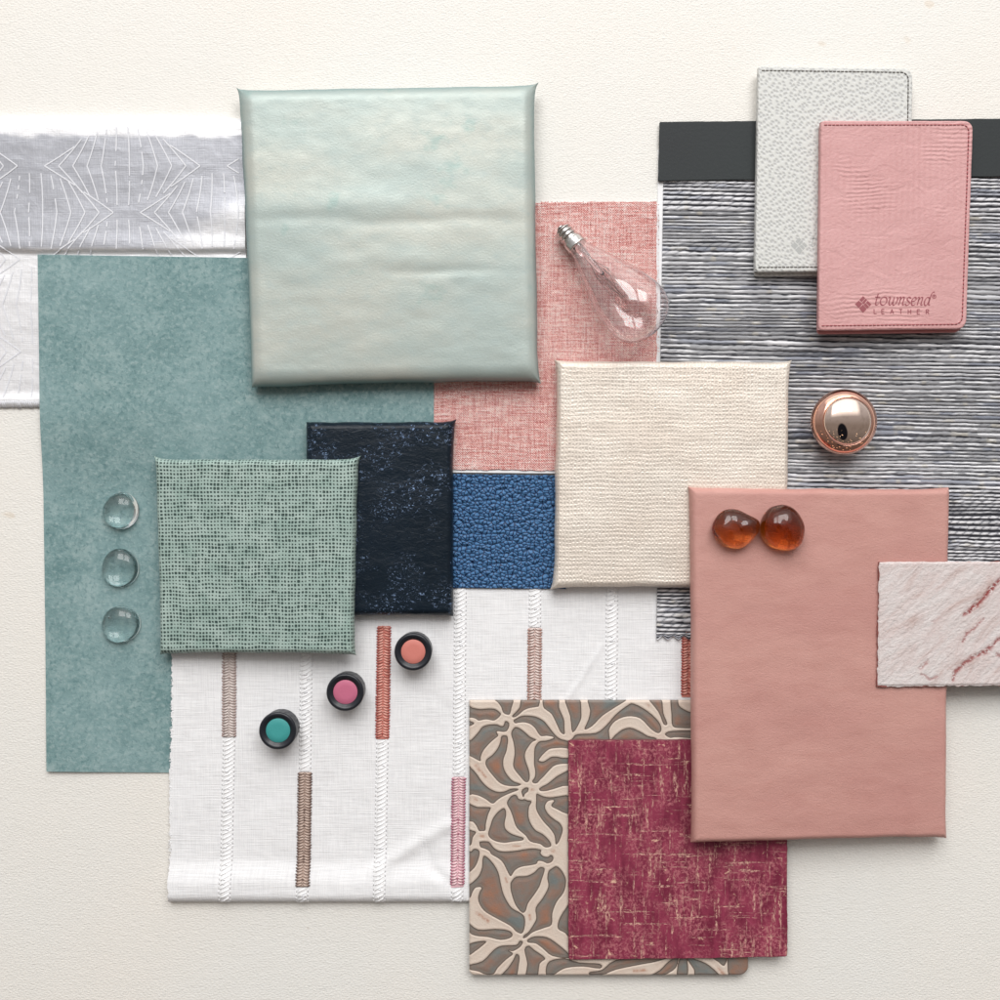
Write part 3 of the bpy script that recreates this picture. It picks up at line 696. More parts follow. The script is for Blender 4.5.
# ================================================================== TILES
ZZ = {'a': (465, 695, .06), 'b': (510, 695, .06), 'c': (465, 745, .06), 'd': (510, 745, .06), 'e': (465, 795, .06), 'f': (510, 795, .06), 'g': (465, 845, .06), 'h': (510, 845, .06), 'B': (460, 880, .14), 'S': (590, 940, .2), 'T': (570, 690, .13)}
cells = [
 ('a', [(40,175),(120,210),(250,235),(400,225),(500,235),(570,280),(600,320),(570,370),(520,410),(470,430),(350,410),(230,430),(180,400),(110,380),(30,370)]),
 ('a', [(20,425),(110,445),(155,470),(130,500),(60,530),(20,540)]),
 ('a', [(470,60),(540,120),(600,200),(620,260),(650,310),(740,330),(775,220),(790,60)]),
 ('a', [(20,800),(110,740),(220,620),(280,540),(370,500),(520,490),(600,520),(640,510),(660,450),(690,435),(735,470),(735,530),(700,600),(640,620),(530,610),(555,680),(500,730),(420,800),(330,900),(290,963),(262,1043),(262,1103),(210,1088),(130,1043),(10,975)]),
 ('c', [(610,-148),(700,-150),(718,-70),(710,0),(690,110),(645,230),(640,340),(665,430),(720,520),(800,600),(900,640),(940,660),(870,690),(760,690),(650,670),(560,620),(470,520),(390,420),(340,320),(360,240),(450,170),(540,60),(585,-50)]),
 ('b', [(205,60),(480,60),(485,170),(460,200),(330,220),(230,260),(150,330),(90,370),(40,375),(40,340),(100,280),(160,200)]),
 ('b', [(560,60),(800,60),(820,210),(870,330),(905,430),(910,560),(915,640),(890,660),(840,620),(800,540),(750,430),(690,320),(600,250),(555,200)]),
 ('b', [(55,430),(90,400),(190,350),(320,345),(450,370),(560,430),(640,520),(700,600),(780,690),(860,740),(1030,790),(1030,895),(870,885),(750,890),(650,910),(570,975),(520,1030),(480,1090),(500,1105),(550,1113),(620,1073),(690,1033),(780,1028),(880,1048),(1030,1055),(1030,1140),(850,1153),(740,1183),(660,1253),(580,1343),(500,1423),(450,1473),(390,1473),(370,1433),(410,1373),(420,1273),(400,1163),(400,1033),(405,913),(430,840),(490,775),(600,762),(680,740),(728,712),(690,695),(600,684),(520,690),(470,640),(420,560),(340,490),(240,460),(150,465),(85,475)]),
 ('b', [(90,535),(170,560),(260,630),(340,700),(440,750),(370,790),(300,880),(260,953),(250,1033),(270,1123),(310,1233),(330,1333),(325,1413),(290,1458),(240,1443),(170,1363),(80,1253),(50,1173),(60,1083),(75,983),(70,880),(50,770),(18,660),(35,590)]),
 ('d', [(485,730),(540,690),(620,650),(720,570),(820,500),(1030,420),(1030,660),(880,690),(720,740),(600,770),(510,770)]),
 ('f', [(440,-20),(500,0),(580,30),(700,40),(1030,20),(1030,310),(900,300),(800,250),(700,200),(690,160),(735,100),(700,90),(630,110),(590,170),(590,230),(640,320),(730,400),(820,460),(870,530),(880,600),(850,700),(810,790),(770,830),(755,800),(740,680),(670,570),(560,450),(460,300),(430,200),(435,100)]),
 ('c', [(20,350),(120,400),(200,490),(270,590),(350,680),(450,750),(560,785),(660,775),(750,735),(830,725),(890,735),(880,760),(800,790),(700,830),(600,880),(530,930),(480,975),(430,970),(350,910),(230,850),(120,825),(20,815)]),
 ('d', [(190,780),(210,740),(260,710),(310,720),(300,780),(250,820),(225,880),(200,830)]),
 ('e', [(40,155),(200,200),(400,205),(430,230),(390,320),(350,480),(340,590),(280,605),(230,600),(190,520),(130,450),(40,420)]),
 ('e', [(640,220),(680,260),(685,350),(660,480),(680,570),(760,640),(860,680),(960,710),(980,740),(940,765),(800,780),(650,800),(500,770),(410,710),(385,640),(420,520),(460,400),(540,290)]),
 ('f', [(-50,117),(10,27),(80,-3),(120,17),(140,60),(200,80),(240,70),(290,90),(350,100),(355,140),(320,200),(310,350),(350,480),(430,590),(540,650),(640,740),(690,830),(660,870),(580,875),(500,820),(340,780),(260,680),(130,570),(80,480),(40,350),(0,250),(-40,180)]),
 ('g', [(240,-20),(250,-55),(380,-58),(430,-20),(480,47),(560,97),(680,112),(850,97),(1000,72),(1140,62),(1270,82),(1260,140),(1310,190),(1380,200),(1420,170),(1460,180),(1475,230),(1440,290),(1370,310),(1300,280),(1220,270),(1190,320),(1080,345),(930,370),(830,430),(765,525),(720,470),(640,310),(560,230),(440,160),(410,110),(340,70),(260,40)]),
 ('g', [(100,110),(150,65),(220,80),(245,130),(230,220),(190,330),(130,410),(40,455),(40,140)]),
 ('e', [(40,600),(140,600),(185,630),(130,710),(105,830),(40,830)]),
 ('g', [(320,180),(400,230),(500,350),(560,470),(590,600),(620,740),(670,880),(780,1050),(943,1143),(1002,1236),(990,1400),(943,1481),(850,1446),(757,1353),(500,1213),(314,1096),(220,933),(235,800),(275,715),(180,715),(125,790),(95,870),(20,920),(20,720),(150,600),(230,510),(280,380),(290,240)]),
 ('h', [(15,620),(100,530),(270,520),(400,460),(470,390),(520,370),(575,390),(570,460),(530,580),(490,700),(400,840),(300,980),(263,1100),(200,1131),(90,1000),(20,800),(5,690)]),
 ('h', [(640,440),(700,390),(770,355),(850,410),(920,530),(935,640),(893,800),(777,956),(707,1143),(695,1330),(567,1388),(380,1458),(280,1540),(215,1560),(230,1510),(310,1446),(403,1306),(438,1213),(427,1050),(543,886),(637,700),(620,560)]),
 ('B', [(60,610),(160,580),(240,500),(300,470),(400,465),(425,435),(450,445),(430,480),(380,510),(350,505),(380,530),(330,570),(270,630),(240,675),(190,680),(130,655),(60,640)]),
 ('B', [(60,310),(130,355),(250,350),(340,360),(375,385),(360,415),(290,430),(200,410),(110,400),(60,370)]),
 ('B', [(60,465),(130,440),(190,440),(150,480),(110,510),(60,540)]),
 ('B', [(400,530),(425,545),(420,610),(395,700),(285,700),(340,630),(380,570)]),
 ('B', [(460,500),(490,470),(530,500),(610,560),(570,600),(550,700),(470,700),(480,600)]),
 ('B', [(480,430),(530,405),(620,410),(700,460),(780,530),(780,560),(660,545),(590,490),(540,455),(490,450)]),
 ('B', [(830,130),(750,210),(705,290),(700,350),(750,380),(830,440)]),
 ('B', [(620,690),(612,640),(640,580),(750,560),(850,590),(1000,600),(1000,635),(880,620),(760,630),(700,660),(650,695)]),
 ('S', [(0,160),(60,150),(130,100),(300,80),(400,85),(330,110),(250,125),(130,150),(60,178),(0,178)]),
 ('S', [(290,190),(350,150),(390,110),(440,80),(430,140),(375,178),(370,190)]),
 ('S', [(435,190),(445,100),(480,80),(492,150),(480,190)]),
 ('S', [(480,85),(540,100),(600,130),(650,190),(530,190),(520,150)]),
 ('S', [(590,70),(685,70),(672,130),(640,110)]),
 ('S', [(700,70),(800,70),(800,190),(705,190),(688,140)]),
 ('T', [(-40,60),(70,60),(88,170),(80,240),(20,330),(0,200)]),
 ('T', [(155,60),(440,60),(340,140),(250,200),(170,280),(110,305),(140,230),(155,160)]),
 ('T', [(25,365),(60,340),(200,330),(280,270),(350,190),(440,120),(490,105),(600,165),(680,240),(705,300),(680,335),(620,300),(540,220),(440,205),(350,240),(300,310),(290,420),(30,400)]),
 ('T', [(330,400),(380,320),(460,290),(540,320),(600,355),(660,370),(640,400)]),
 ('T', [(600,60),(700,60),(720,180),(750,260),(720,265),(680,170)]),
 ('T', [(775,60),(830,60),(840,120),(910,165),(1000,190),(1060,250),(1000,290),(860,295),(790,280),(780,190)]),
 ('T', [(730,340),(790,315),(1000,320),(1060,380),(830,365),(770,370)]),
]
step = .7; x0, x1, y0, y1 = 469.3, 748.5, 700.5, 975.5
nx = int((x1 - x0) / step); ny = int((y1 - y0) / step)
us = np.linspace(0, 1, nx); vs = np.linspace(0, 1, ny)
px = x0 + (x1 - x0) * us[None] + 0 * vs[:, None]; py = y0 + (y1 - y0) * vs[:, None] + 0 * us[None]
sd = np.full(px.shape, -6.)
for zk, pts in cells:
    ox, oy, s = ZZ[zk]; Q = spline(np.array(pts, float) * s + [ox, oy], 3)
    a0, b0 = Q.min(0) - 5; a1, b1 = Q.max(0) + 5
    ix = np.where((px[0] > a0) & (px[0] < a1))[0]; iy = np.where((py[:, 0] > b0) & (py[:, 0] < b1))[0]
    if len(ix) == 0 or len(iy) == 0: continue
    sl = (slice(iy[0], iy[-1] + 1), slice(ix[0], ix[-1] + 1)); A = px[sl]; B = py[sl]
    dm = np.full(A.shape, 1e9); ins = np.zeros(A.shape, bool)
    for i in range(len(Q)):
        p, q = Q[i], Q[(i + 1) % len(Q)]; d = q - p; L2 = d @ d + 1e-9
        t = np.clip(((A - p[0]) * d[0] + (B - p[1]) * d[1]) / L2, 0, 1)
        dm = np.minimum(dm, (A - p[0] - t * d[0]) ** 2 + (B - p[1] - t * d[1]) ** 2)
        cr_ = (p[1] > B) != (q[1] > B)
        xx = p[0] + (B - p[1]) / (d[1] if abs(d[1]) > 1e-9 else 1e-9) * d[0]
        ins ^= cr_ & (A < xx)
    dd = np.sqrt(dm) * np.where(ins, 1, -1); sd[sl] = np.maximum(sd[sl], dd)
rust = np.zeros(px.shape)
for (a, b, c, d, w) in [(476.5, 766, 479.5, 770, 2.), (482, 772, 485.5, 777, 1.2), (532.3, 789.5, 533, 789.5, 1.6), (475, 799, 477, 800, 1.), (481, 836, 483, 836, 1.5), (505.5, 878, 507, 882, 1.), (552, 851, 553.5, 851, 1.8), (477, 913, 488, 921, 1.6), (529.5, 915, 530, 919, 1.3), (634, 971, 646, 970, 1.5), (513, 846, 520, 846, 1.), (718, 968, 724, 974, 1.6), (646, 703, 649, 706, 1.)]:
    D = np.array([c - a, d - b]); L2 = D @ D; t = np.clip(((px - a) * D[0] + (py - b) * D[1]) / L2, 0, 1)
    rust = np.maximum(rust, np.exp(-((px - a - t * D[0]) ** 2 + (py - b - t * D[1]) ** 2) / w ** 2))
zl = 6.3; LT = 4.0
f = 1 - (zl + LT) / H; X = (px - 500) * f; Y = (500 - py) * f
# rounded tile corners and slightly uneven cut edge
def squash(px, py, x0, x1, y0, y1, r):
    dx = np.minimum(px - x0, x1 - px); dy = np.minimum(py - y0, y1 - py); return dx, dy
dx, dy = squash(px, py, x0, x1, y0, y1, 6)
cxr = np.where(px > 600, x1 - 9, x0 + 5); cyr = y1 - np.where(px > 600, 9, 5); R_ = np.where(px > 600, 9., 5.)
incorner = (np.abs(px - (x0 + x1) / 2) > np.abs(cxr - (x0 + x1) / 2)) & (py > cyr)
ddx = px - cxr; ddy = py - cyr; m = np.maximum(np.abs(ddx), np.abs(ddy)); l = np.hypot(ddx, ddy) + 1e-6
sq = np.where(incorner, m / l, 1.); X = np.where(incorner, (cxr + ddx * sq - 500) * f, X); Y = np.where(incorner, (500 - cyr - ddy * sq) * f, Y)
e = np.minimum(dx, dy); Z = zl + LT - .55 * sstep(-.7, .8, sd) + .45 * sstep(2, 6, sd) + .2 * np.exp(-((sd + 1.4) / .9) ** 2) - 1.2 * (1 - sstep(0, 1.6, e))
lt = sheet('leaf_tile', X, Y, Z, zl, LEAF, attrs={'cell': sd, 'rust': rust})
tag(lt, 'taupe and cream tile with swirling leaf relief, under the magenta tile', 'tile sample')

P = outline([W(568, 740, 13.5), W(787, 738.5, 13.5), W(787, 956.5, 13.5), W(568.5, 960, 13.5)], (2.5, 2.5, 2.5, 2.5), step=3, jit=.35, seed=4)
mt = plate('leather_tile', P, lambda x, y: 10.6 + 0 * x + .006 * (x - 68), 3.2, .6, [MAGENTA, MAGENTA_SIDE], mi_side=1, tuck=.2)
tag(mt, 'distressed magenta tile with gold scratches, tucked under the dusty pink panel', 'leather tile')

# pale marbled hide, over the pink panel's right side
x0, x1, y0, y1 = 879.5, 1065., 562., 687.
mz = lambda px: 29.2 - .052 * (px - 879)
step = .8; us = np.arange(x0, x1, step); vs = np.arange(y0, y1, step)
px, py = np.meshgrid(us, vs)
vein = np.zeros(px.shape)
for (pl, w, a) in [([(967, 614), (975, 609), (983, 602), (992, 592), (1003, 580)], 2.6, 1.), ([(1003, 580), (1015, 570), (1030, 562)], 1.6, .8),
                   ([(965, 641), (969, 635), (977, 628), (985, 620)], 1.5, .8), ([(955, 680), (958, 672), (966, 663), (976, 657), (990, 652), (1000, 641), (1020, 630)], 2.2, .9),
                   ([(921, 669), (925, 665), (929, 661)], 1.6, .6), ([(922, 675), (930, 679), (938, 677)], 1.4, .6), ([(933, 622), (940, 619)], 1.6, .35), ([(1000, 655), (1030, 668)], 2., .7)]:
    for p, q in zip(pl[:-1], pl[1:]):
        p = np.array(p, float); D = np.array(q, float) - p; t = np.clip(((px - p[0]) * D[0] + (py - p[1]) * D[1]) / (D @ D), 0, 1)
        wx = px + 2.5 * (vn(px / 4, py / 4, 5) - .5); wy = py + 2.5 * (vn(px / 4, py / 4, 6) - .5)
        vein = np.maximum(vein, a * np.exp(-(((wx - p[0] - t * D[0]) ** 2 + (wy - p[1] - t * D[1]) ** 2) / w ** 2)))
zt = mz(px) + 4.2; X = (px - 500) * (1 - 33 / H); Y = (500 - py) * (1 - 33 / H)
X = X - (sstep(0, 1, 1 - (px - x0) / 60.) * .0); X = X - (py - y0) / (y1 - y0) * 2.0 * (1 - sstep(0, 60, px - x0))
X[:, 0] += (vn(vs / 3., vs * 0, 2) - .5) * 1.3; Y[-1] += (vn(us / 4., us * 0, 7) - .5) * 1.4; Y[0] += (vn(us / 5., us * 0, 8) - .5) * .8
e = np.minimum(np.minimum(px - x0, py - y0), y1 - .9 - py)
Z = zt + .9 * (fbm(px / 14, py / 14, 3) - .5) + .5 * (fbm((px + py) / 5, (px - py) / 18, 4) - .5) - .5 * vein - 1.1 * (1 - sstep(-.2, 1.8, e))
hd = thing('marbled_hide', 'pale pinkish marbled hide piece with rust veins over the dusty pink panel', 'hide sample', [float(X.mean()), float(Y.mean()), float(zt.min()) - 4])
sheet('hide_face', X, Y, Z, zt - 1.2, MARBLE, parent=hd, attrs={'vein': vein})
b = [np.array([X[0, 0], Y[0, 0]]), np.array([X[0, -1], Y[0, -1]]), np.array([X[-1, -1], Y[-1, -1]]), np.array([X[-1, 0], Y[-1, 0]])]
P = outline(b, step=2.5, jit=.6, seed=11)
plate('hide_core', P, lambda x, y: mz(500 + x / (1 - 33 / H)), 3.0, .2, MARBLE_SIDE, hd)

# ================================================================== PADS
c0 = lambda z: (lambda x, y: 0 * x + z)
o = pad('leather_square', [(235.5, 87), (538.5, 82.5), (543, 385.5), (248, 391.5)], 24, c0(7.9), MINT, edge=20, ear=3.8, bow=1.2, puff=2., n=130, wr=.6, rest=.40, ears=(1, 1, .7, .1),
        creases=[(330, 208, 120, 14, 1.0, 0), (430, 224, 110, 5, -.6, .0), (300, 221, 60, 5, -.4, -.02), (450, 274, 50, 3.2, -.75, -.03), (400, 262, 60, 7, .35, 0), (480, 130, 60, 14, .4, -.1)])
tag(o, 'largest square panel, pearly mint leather with soft creases', 'leather panel', 'padded upholstery panels')
o = pad('leather_square', [(304, 419.5), (456.3, 419), (456.3, 618), (304, 618)], 16, c0(6.7), NAVY, edge=9, ear=2.4, ears=(.1, 1, .1, .3), bow=.6, puff=1.4, wr=.7, seed=8)
tag(o, 'dark navy panel with blue foil flecks, partly under the green dotted panel', 'leather panel', 'padded upholstery panels')
o = pad('vinyl_square', [(153.5, 456), (361.5, 455.5), (357.8, 657), (158.5, 656)], 16, lambda x, y: 5.9 + np.clip((x + 345) / 205., -.1, 1.1) * 13, GREEN, edge=8, ear=3.2, ears=(1, 1.1, .6, .5), bow=.6, puff=1.2, wr=.5, seed=12)
tag(o, 'sage green square panel covered in tiny dark dots', 'vinyl panel', 'padded upholstery panels')
o = pad('fabric_square', [(553.5, 358), (792, 359), (789, 591), (550, 590)], 15, c0(9.3), CREAMPAD, edge=8, ear=2.8, ears=(.6, .75, .3, 1.1), bow=.8, puff=1.2, wr=.7, seed=16)
tag(o, 'cream basket weave square panel under a corner of the dusty pink panel', 'fabric panel', 'padded upholstery panels')
pinkb = lambda x, y: 22. - (x - 190) * .055
o = pad('leather_rectangle', [(686.5, 485.5), (950, 486), (946.5, 838), (688.5, 844)], 16, pinkb, PINKPAD, edge=8, ear=2.2, ears=(.6, .2, .8, .3), bow=.9, puff=1.4, wr=.6, seed=21)
tag(o, 'tall dusty pink leather panel holding the two amber glass stones', 'leather panel', 'padded upholstery panels')

# ================================================================== WALLETS
def bar_run(mb, P, zf, step, ln, r, mi=0):
    d = np.linalg.norm(np.diff(P, axis=0), axis=1); s = np.concatenate([[0], np.cumsum(d)]); t = 0
    while t + ln < s[-1]:
        q = [np.array([np.interp(t + a * ln, s, P[:, 0]), np.interp(t + a * ln, s, P[:, 1])]) for a in (0, .5, 1)]
        mb.add(*tube([(v[0], v[1], float(zf(v[0], v[1])) + h) for v, h in zip(q, (-.15, .3, -.15))], r, 5), mi); t += step
def wallet(name, label, cpx, plane, T, mat, side, thread, group):
    cs = []
    for p in cpx:
        z = 15.
        for _ in range(4): w = W(p[0], p[1], z); z = float(plane(w[0], w[1])) + T
        cs.append(W(p[0], p[1], z)[:2])
    root = thing(name, label, 'wallet', [*np.mean(cs, 0), float(plane(*np.mean(cs, 0)))], group)
    P = outline(cs, (4, 9, 9, 4), step=3.5, jit=.15, seed=5)
    ct = plate('front_cover', P, lambda x, y: plane(x, y) + T - 3.2, 3.2, 1.7, mat, root, tuck=.4)
    cs2 = [c + d for c, d in zip(cs, [np.array([.5, -1]), np.array([-1., -1.]), np.array([-1., -2.2]), np.array([.5, -2.6])])]
    P2 = outline(cs2, (4, 9, 9, 4), step=3.5)
    plate('back_cover', P2, plane, 3., 1.3, [side if name == 'leather_wallet' and side is PINKW_SIDE else mat, side], root, tuck=.3)
    cs3 = [c + d for c, d in zip(cs2, [np.array([3, -4]), np.array([-4., -4.]), np.array([-4., 3]), np.array([3, 3.])])]
    plate('lining', outline(cs3, (1, 8, 8, 1), step=6), lambda x, y: plane(x, y) + 2.8, T - 5.7, .3, side, root)
    # spine joining the covers: a half round along the left edge
    a, b = cs[0], cs[3]; V = []; F = []; mth = 26; kk = 9
    for i in range(mth):
        q = a + (b - a) * (.004 + .992 * i / (mth - 1))
        for j in range(kk):
            an = math.pi * (.5 + 1.0 * j / (kk - 1)); rz = T / 2 - .9
            V.append((q[0] + 1.6 + 1.5 * math.cos(an), q[1], float(plane(q[0], q[1])) + T / 2 + rz * math.sin(an)))
    for i in range(mth - 1):
        for j in range(kk - 1): F.append([i * kk + j, i * kk + j + 1, (i + 1) * kk + j + 1, (i + 1) * kk + j])
    build('spine', V, F, mat, parent=root)
    # seam groove cord and stitches along top, right and bottom
    ins = outline([cs[0] + [3.2, -4.4], cs[1] + [-4.6, -4.4], cs[2] + [-4.6, 4.6], cs[3] + [3.2, 4.6]], (0, 7, 7, 0), step=2)
    mb = MB(); zf = lambda x, y: plane(x, y) + T
    k0 = 0; bar_run(mb, np.concatenate([ins[:int(np.argmin(np.hypot(*(ins - (cs[3] + [3.2, 4.6])).T))) + 1]]), zf, 3.9, 3.0, .62)
    mb.build('stitching', [thread], root)
    return root, cs
g1 = 'passport wallets on the striped textile'
gp = lambda x, y: 5.2 + 0 * x
r1, cs1 = wallet('leather_wallet', 'light grey pebbled leather wallet behind the pink wallet', [(758.5, 66), (913, 68), (910.5, 271), (755, 272)], gp, 10., GREYW, GREY_SIDE, GREY_THREAD, g1)
pp = lambda x, y: 15.4 - (x - 318) * .052
r2, cs2_ = wallet('leather_wallet', 'pink leather wallet with pressed lettering, on top of the grey wallet', [(821, 120.5), (973.5, 120.5), (966.5, 329), (818.5, 330.5)], pp, 9.5, PINKW, PINKW_SIDE, PINK_THREAD, g1)

# ---- pressed logo: strokes drawn with a broad nib
L = {'t': ([[(.27, 1.42), (.18, .3), (.26, .03), (.44, .05), (.58, .22)], [(-.02, .98), (.58, .98)]], .66),
     'o': ([[(.42 + .38 * math.cos(a), .5 + .5 * math.sin(a)) for a in np.linspace(1.2, 1.2 + 2 * math.pi, 15)]], .93),
     'w': ([[(0, .85), (.1, 1), (.2, .9), (.17, .3), (.3, .02), (.48, .1), (.62, .4), (.68, 1)], [(.62, .4), (.68, .05), (.86, .02), (1.05, .3), (1.13, .75), (1.02, 1.02)]], 1.26),
     'n': ([[(0, .88), (.1, 1), (.2, .9), (.12, 0)], [(.16, .55), (.36, .93), (.54, 1), (.62, .85), (.56, .25), (.62, .03), (.78, .12)]], .88),
     's': ([[(.52, .82), (.38, 1), (.18, .95), (.12, .74), (.26, .55), (.44, .4), (.48, .2), (.33, .02), (.13, 0), (0, .17)]], .64),
     'e': ([[(.08, .48), (.4, .55), (.55, .76), (.45, .98), (.25, .95), (.08, .68), (.05, .35), (.15, .08), (.35, 0), (.58, .17)]], .68),
     'd': ([[(.56, .85), (.42, 1), (.2, .92), (.06, .6), (.06, .25), (.18, .02), (.35, .05), (.52, .35), (.62, .9)], [(1.02, 1.62), (.86, 1.66), (.72, 1.45), (.62, .9), (.58, .3), (.64, .06), (.8, .12)]], .9)}
def stroke(mb, pts, wmin, wmax, nib, put, mi=0, sub=4):
    S = spline(pts, sub, False) if len(pts) > 2 else np.array([np.array(pts[0], float) + (np.array(pts[1], float) - np.array(pts[0])) * q for q in (0, .5, 1)])
    t = np.gradient(S, axis=0); t /= np.linalg.norm(t, axis=1)[:, None] + 1e-9
    an = np.arctan2(t[:, 1], t[:, 0]); w = wmin + (wmax - wmin) * np.abs(np.sin(an - nib)); nn = np.stack([-t[:, 1], t[:, 0]], 1)
    V = []; 
    for p, q, ww in zip(S, nn, w): V += [put(*(p + q * ww / 2), 0), put(*(p - q * ww / 2), 0), put(*(p + q * ww / 2), 1), put(*(p - q * ww / 2), 1)]
    F = []
    for i in range(len(S) - 1):
        a = i * 4; F += [[a + 2, a + 3, a + 7, a + 6], [a, a + 2, a + 6, a + 4], [a + 3, a + 1, a + 5, a + 7]]
    F += [[0, 1, 3, 2], [len(V) - 4, len(V) - 2, len(V) - 1, len(V) - 3]]
    mb.add(V, F, mi)
def logo(root, plane, T, ox, oy, mat, up=.16, full=True, sc_=1.):
    zr = float(plane(*W(ox, oy, 20)[:2])) + T
    def put(x, y, l): w = W(x, y, zr); return (w[0], w[1], float(plane(w[0], w[1])) + T + (up if l else -.3))
    mb = MB()
    # diamond of woven strips
    def poly(pts):
        Q = [(ox + (x / 10. - 13) * sc_, oy + (y / 10. - 24.5) * sc_) for x, y in pts]; n_ = len(Q)
        V = [put(x, y, 1) for x, y in Q] + [put(x, y, 0) for x, y in Q]
        mb.add(V, [list(range(n_))] + [[i, i + n_, (i + 1) % n_ + n_, (i + 1) % n_] for i in range(n_)])
    poly([(48, 243), (86, 206), (124, 240), (86, 280)][::-1]); poly([(92, 200), (130, 160), (168, 196), (130, 235)][::-1] if False else [(92, 199), (131, 161), (152, 181), (116, 222)][::-1])
    poly([(120, 226), (157, 186), (172, 200), (136, 243)][::-1]); poly([(178, 206), (214, 243), (196, 262), (160, 226)][::-1]); poly([(155, 231), (191, 267), (172, 286), (136, 250)][::-1])
    poly([(91, 285), (129, 246), (166, 292), (130, 330)][::-1])
    X0 = ox + (24.2 - 13) * sc_; base = oy + (24.9 - 24.5) * sc_; s = 8.1 * sc_; adv = 0
    for ch in ('townsend' if full else 't'):
        st, a = L[ch]
        for pl in st:
            stroke(mb, [(X0 + (adv + x + .2 * (y - .2)) * s * 1.055, base - y * s) for x, y in pl], .55 * sc_, 1.5 * sc_, math.radians(-40), put)
        adv += a
    if full:
        caps = {'L': [[(0, 1), (0, 0)], [(0, 0), (.55, 0)]], 'E': [[(0, 1), (0, 0)], [(0, 0), (.58, 0)], [(0, 1), (.58, 1)], [(0, .52), (.5, .52)]], 'A': [[(0, 0), (.36, 1)], [(.36, 1), (.72, 0)], [(.13, .33), (.6, .33)]],
                'T': [[(0, 1), (.66, 1)], [(.33, 1), (.33, 0)]], 'H': [[(0, 1), (0, 0)], [(.6, 1), (.6, 0)], [(0, .52), (.6, .52)]], 'R': [[(0, 1), (0, 0)], [(0, 1), (.38, 1), (.55, .88), (.55, .65), (.38, .52), (0, .52)], [(.3, .52), (.62, 0)]]}
        cw = 4.6
        for ch, xx in zip('LEATHER', (24.2, 32.0, 40.8, 50.0, 59.0, 68.2, 77.4)):
            for pl in caps[ch]: stroke(mb, [(ox + xx - 13 + x * cw, oy + 9.1 - y * 4.5) for x, y in pl], .85, .85, 0, put, 0, 2)
        cxr, cyr = ox + 85.6 - 13, oy - 8.6
        stroke(mb, [(cxr + 1.9 * math.cos(a), cyr + 1.9 * math.sin(a)) for a in np.linspace(0, 2 * math.pi, 13)], .6, .6, 0, put)
        for pl in [[(-.6, -1), (-.6, 1)], [(-.6, -1), (.4, -1), (.6, -.4), (-.5, 0)], [(0, 0), (.7, 1)]]: stroke(mb, [(cxr + x, cyr + y) for x, y in pl], .5, .5, 0, put, 0, 2)
    mb.build('pressed_logo', [mat], root, smooth=False)
logo(r2, pp, 9.5, 863, 304.5, FOIL)
logo(r1, gp, 10., 799, 246, BLIND, .05, False)

# ================================================================== SMALL OBJECTS
def put_lathe(name, prof, px, py, z, mat, parent=None, n=64, mod=None, org=None):
    w = W(px, py, z); V, F = lathe(prof, n, mod); V = V + [w[0], w[1], z]
    return build(name, V, F, mat, parent=parent)
# rose gold knob
kz = 3.9; kw = W(843.5, 422, kz + 20)
kt = thing('cabinet_knob', 'round polished rose gold knob standing on the striped textile', 'knob', [kw[0], kw[1], kz])
def arc(cr, cz, r, a0, a1, n): return [(cr + r * math.cos(math.radians(a)), cz + r * math.sin(math.radians(a))) for a in np.linspace(a0, a1, n)]
prof = [(12, 0), (12.5, .5), (13, 4)] + [(32.2 * math.sin(t) ** .8 if t > .1 else 12, 21 - 19 * math.cos(t)) for t in np.linspace(.5, math.pi / 2, 12)] + \
       [(32.2 * math.cos(t), 21 + 17 * math.sin(t)) for t in np.linspace(.12, .72, 9)]
r_e, z_e = prof[-1]; prof += [(r_e - .5, z_e + .15), (r_e - 1.0, z_e - .3), (r_e - 1.2, z_e - 1.2)]
V, F = lathe(prof, 96); build('knob_body', V + [kw[0], kw[1], kz], F, ROSE, kt)
rc = r_e - .9; zc_ = z_e - .4; prof = [(rc, zc_ - 1), (rc, zc_)] + [(rc * math.cos(t), zc_ + 9. * math.sin(t)) for t in np.linspace(.08, math.pi / 2, 24)]
prof[-1] = (0., prof[-1][1]); V, F = lathe(prof, 96); build('knob_cap', V + [kw[0], kw[1], kz], F, ROSECAP, kt)

# clear glass cabochons: upper, middle, lower
def cab(px, py, r, h, label):
    z = float(teal_b(W(px, py, 2)[1])) + 1.65
    pr = [(0, 0), (r * .96, 0), (r * .995, .5), (r, 1.3)] + [(r * math.cos(t) ** .9, 1.3 + h * math.sin(t)) for t in np.linspace(.1, math.pi / 2 - .02, 22)] + [(0, 1.3 + h)]
    V, F = lathe(pr, 72); aa = np.arctan2(V[:, 1], V[:, 0]); V[:, :2] *= (1 + .03 * np.sin(aa * 2 + r * 9) + .015 * np.sin(aa * 3 + h * 7))[:, None]; V[:, 0] += V[:, 2] * .06 * math.sin(r * 5); V[:, 1] += V[:, 2] * .06 * math.cos(r * 7)
    w = W(px, py, z + 3); o = build('glass_cabochon', V + [w[0], w[1], z], F, GLASS)
    return tag(o, label, 'glass gem', 'clear glass cabochons in a column on the teal sheet')
cab(120.5, 511, 18.1, 12.2, 'topmost of three clear glass cabochons on the teal sheet')
cab(120.0, 568, 18.7, 10.2, 'middle one of three clear glass cabochons on the teal sheet')
o_low = cab(120.5, 624.5, 18.9, 11., 'lowest of three clear glass cabochons, with a tiny bubble')
w = W(110., 617.5, 8)
pr = [(1.3 * math.sin(t), -1.3 * math.cos(t)) for t in np.linspace(0, math.pi, 12)]; V, F = lathe(pr, 16)
build('air_bubble', V + [w[0], w[1], 6.2], [f[::-1] for f in F], GLASS, parent=o_low)     # an air bubble: the glass surface turned inwards

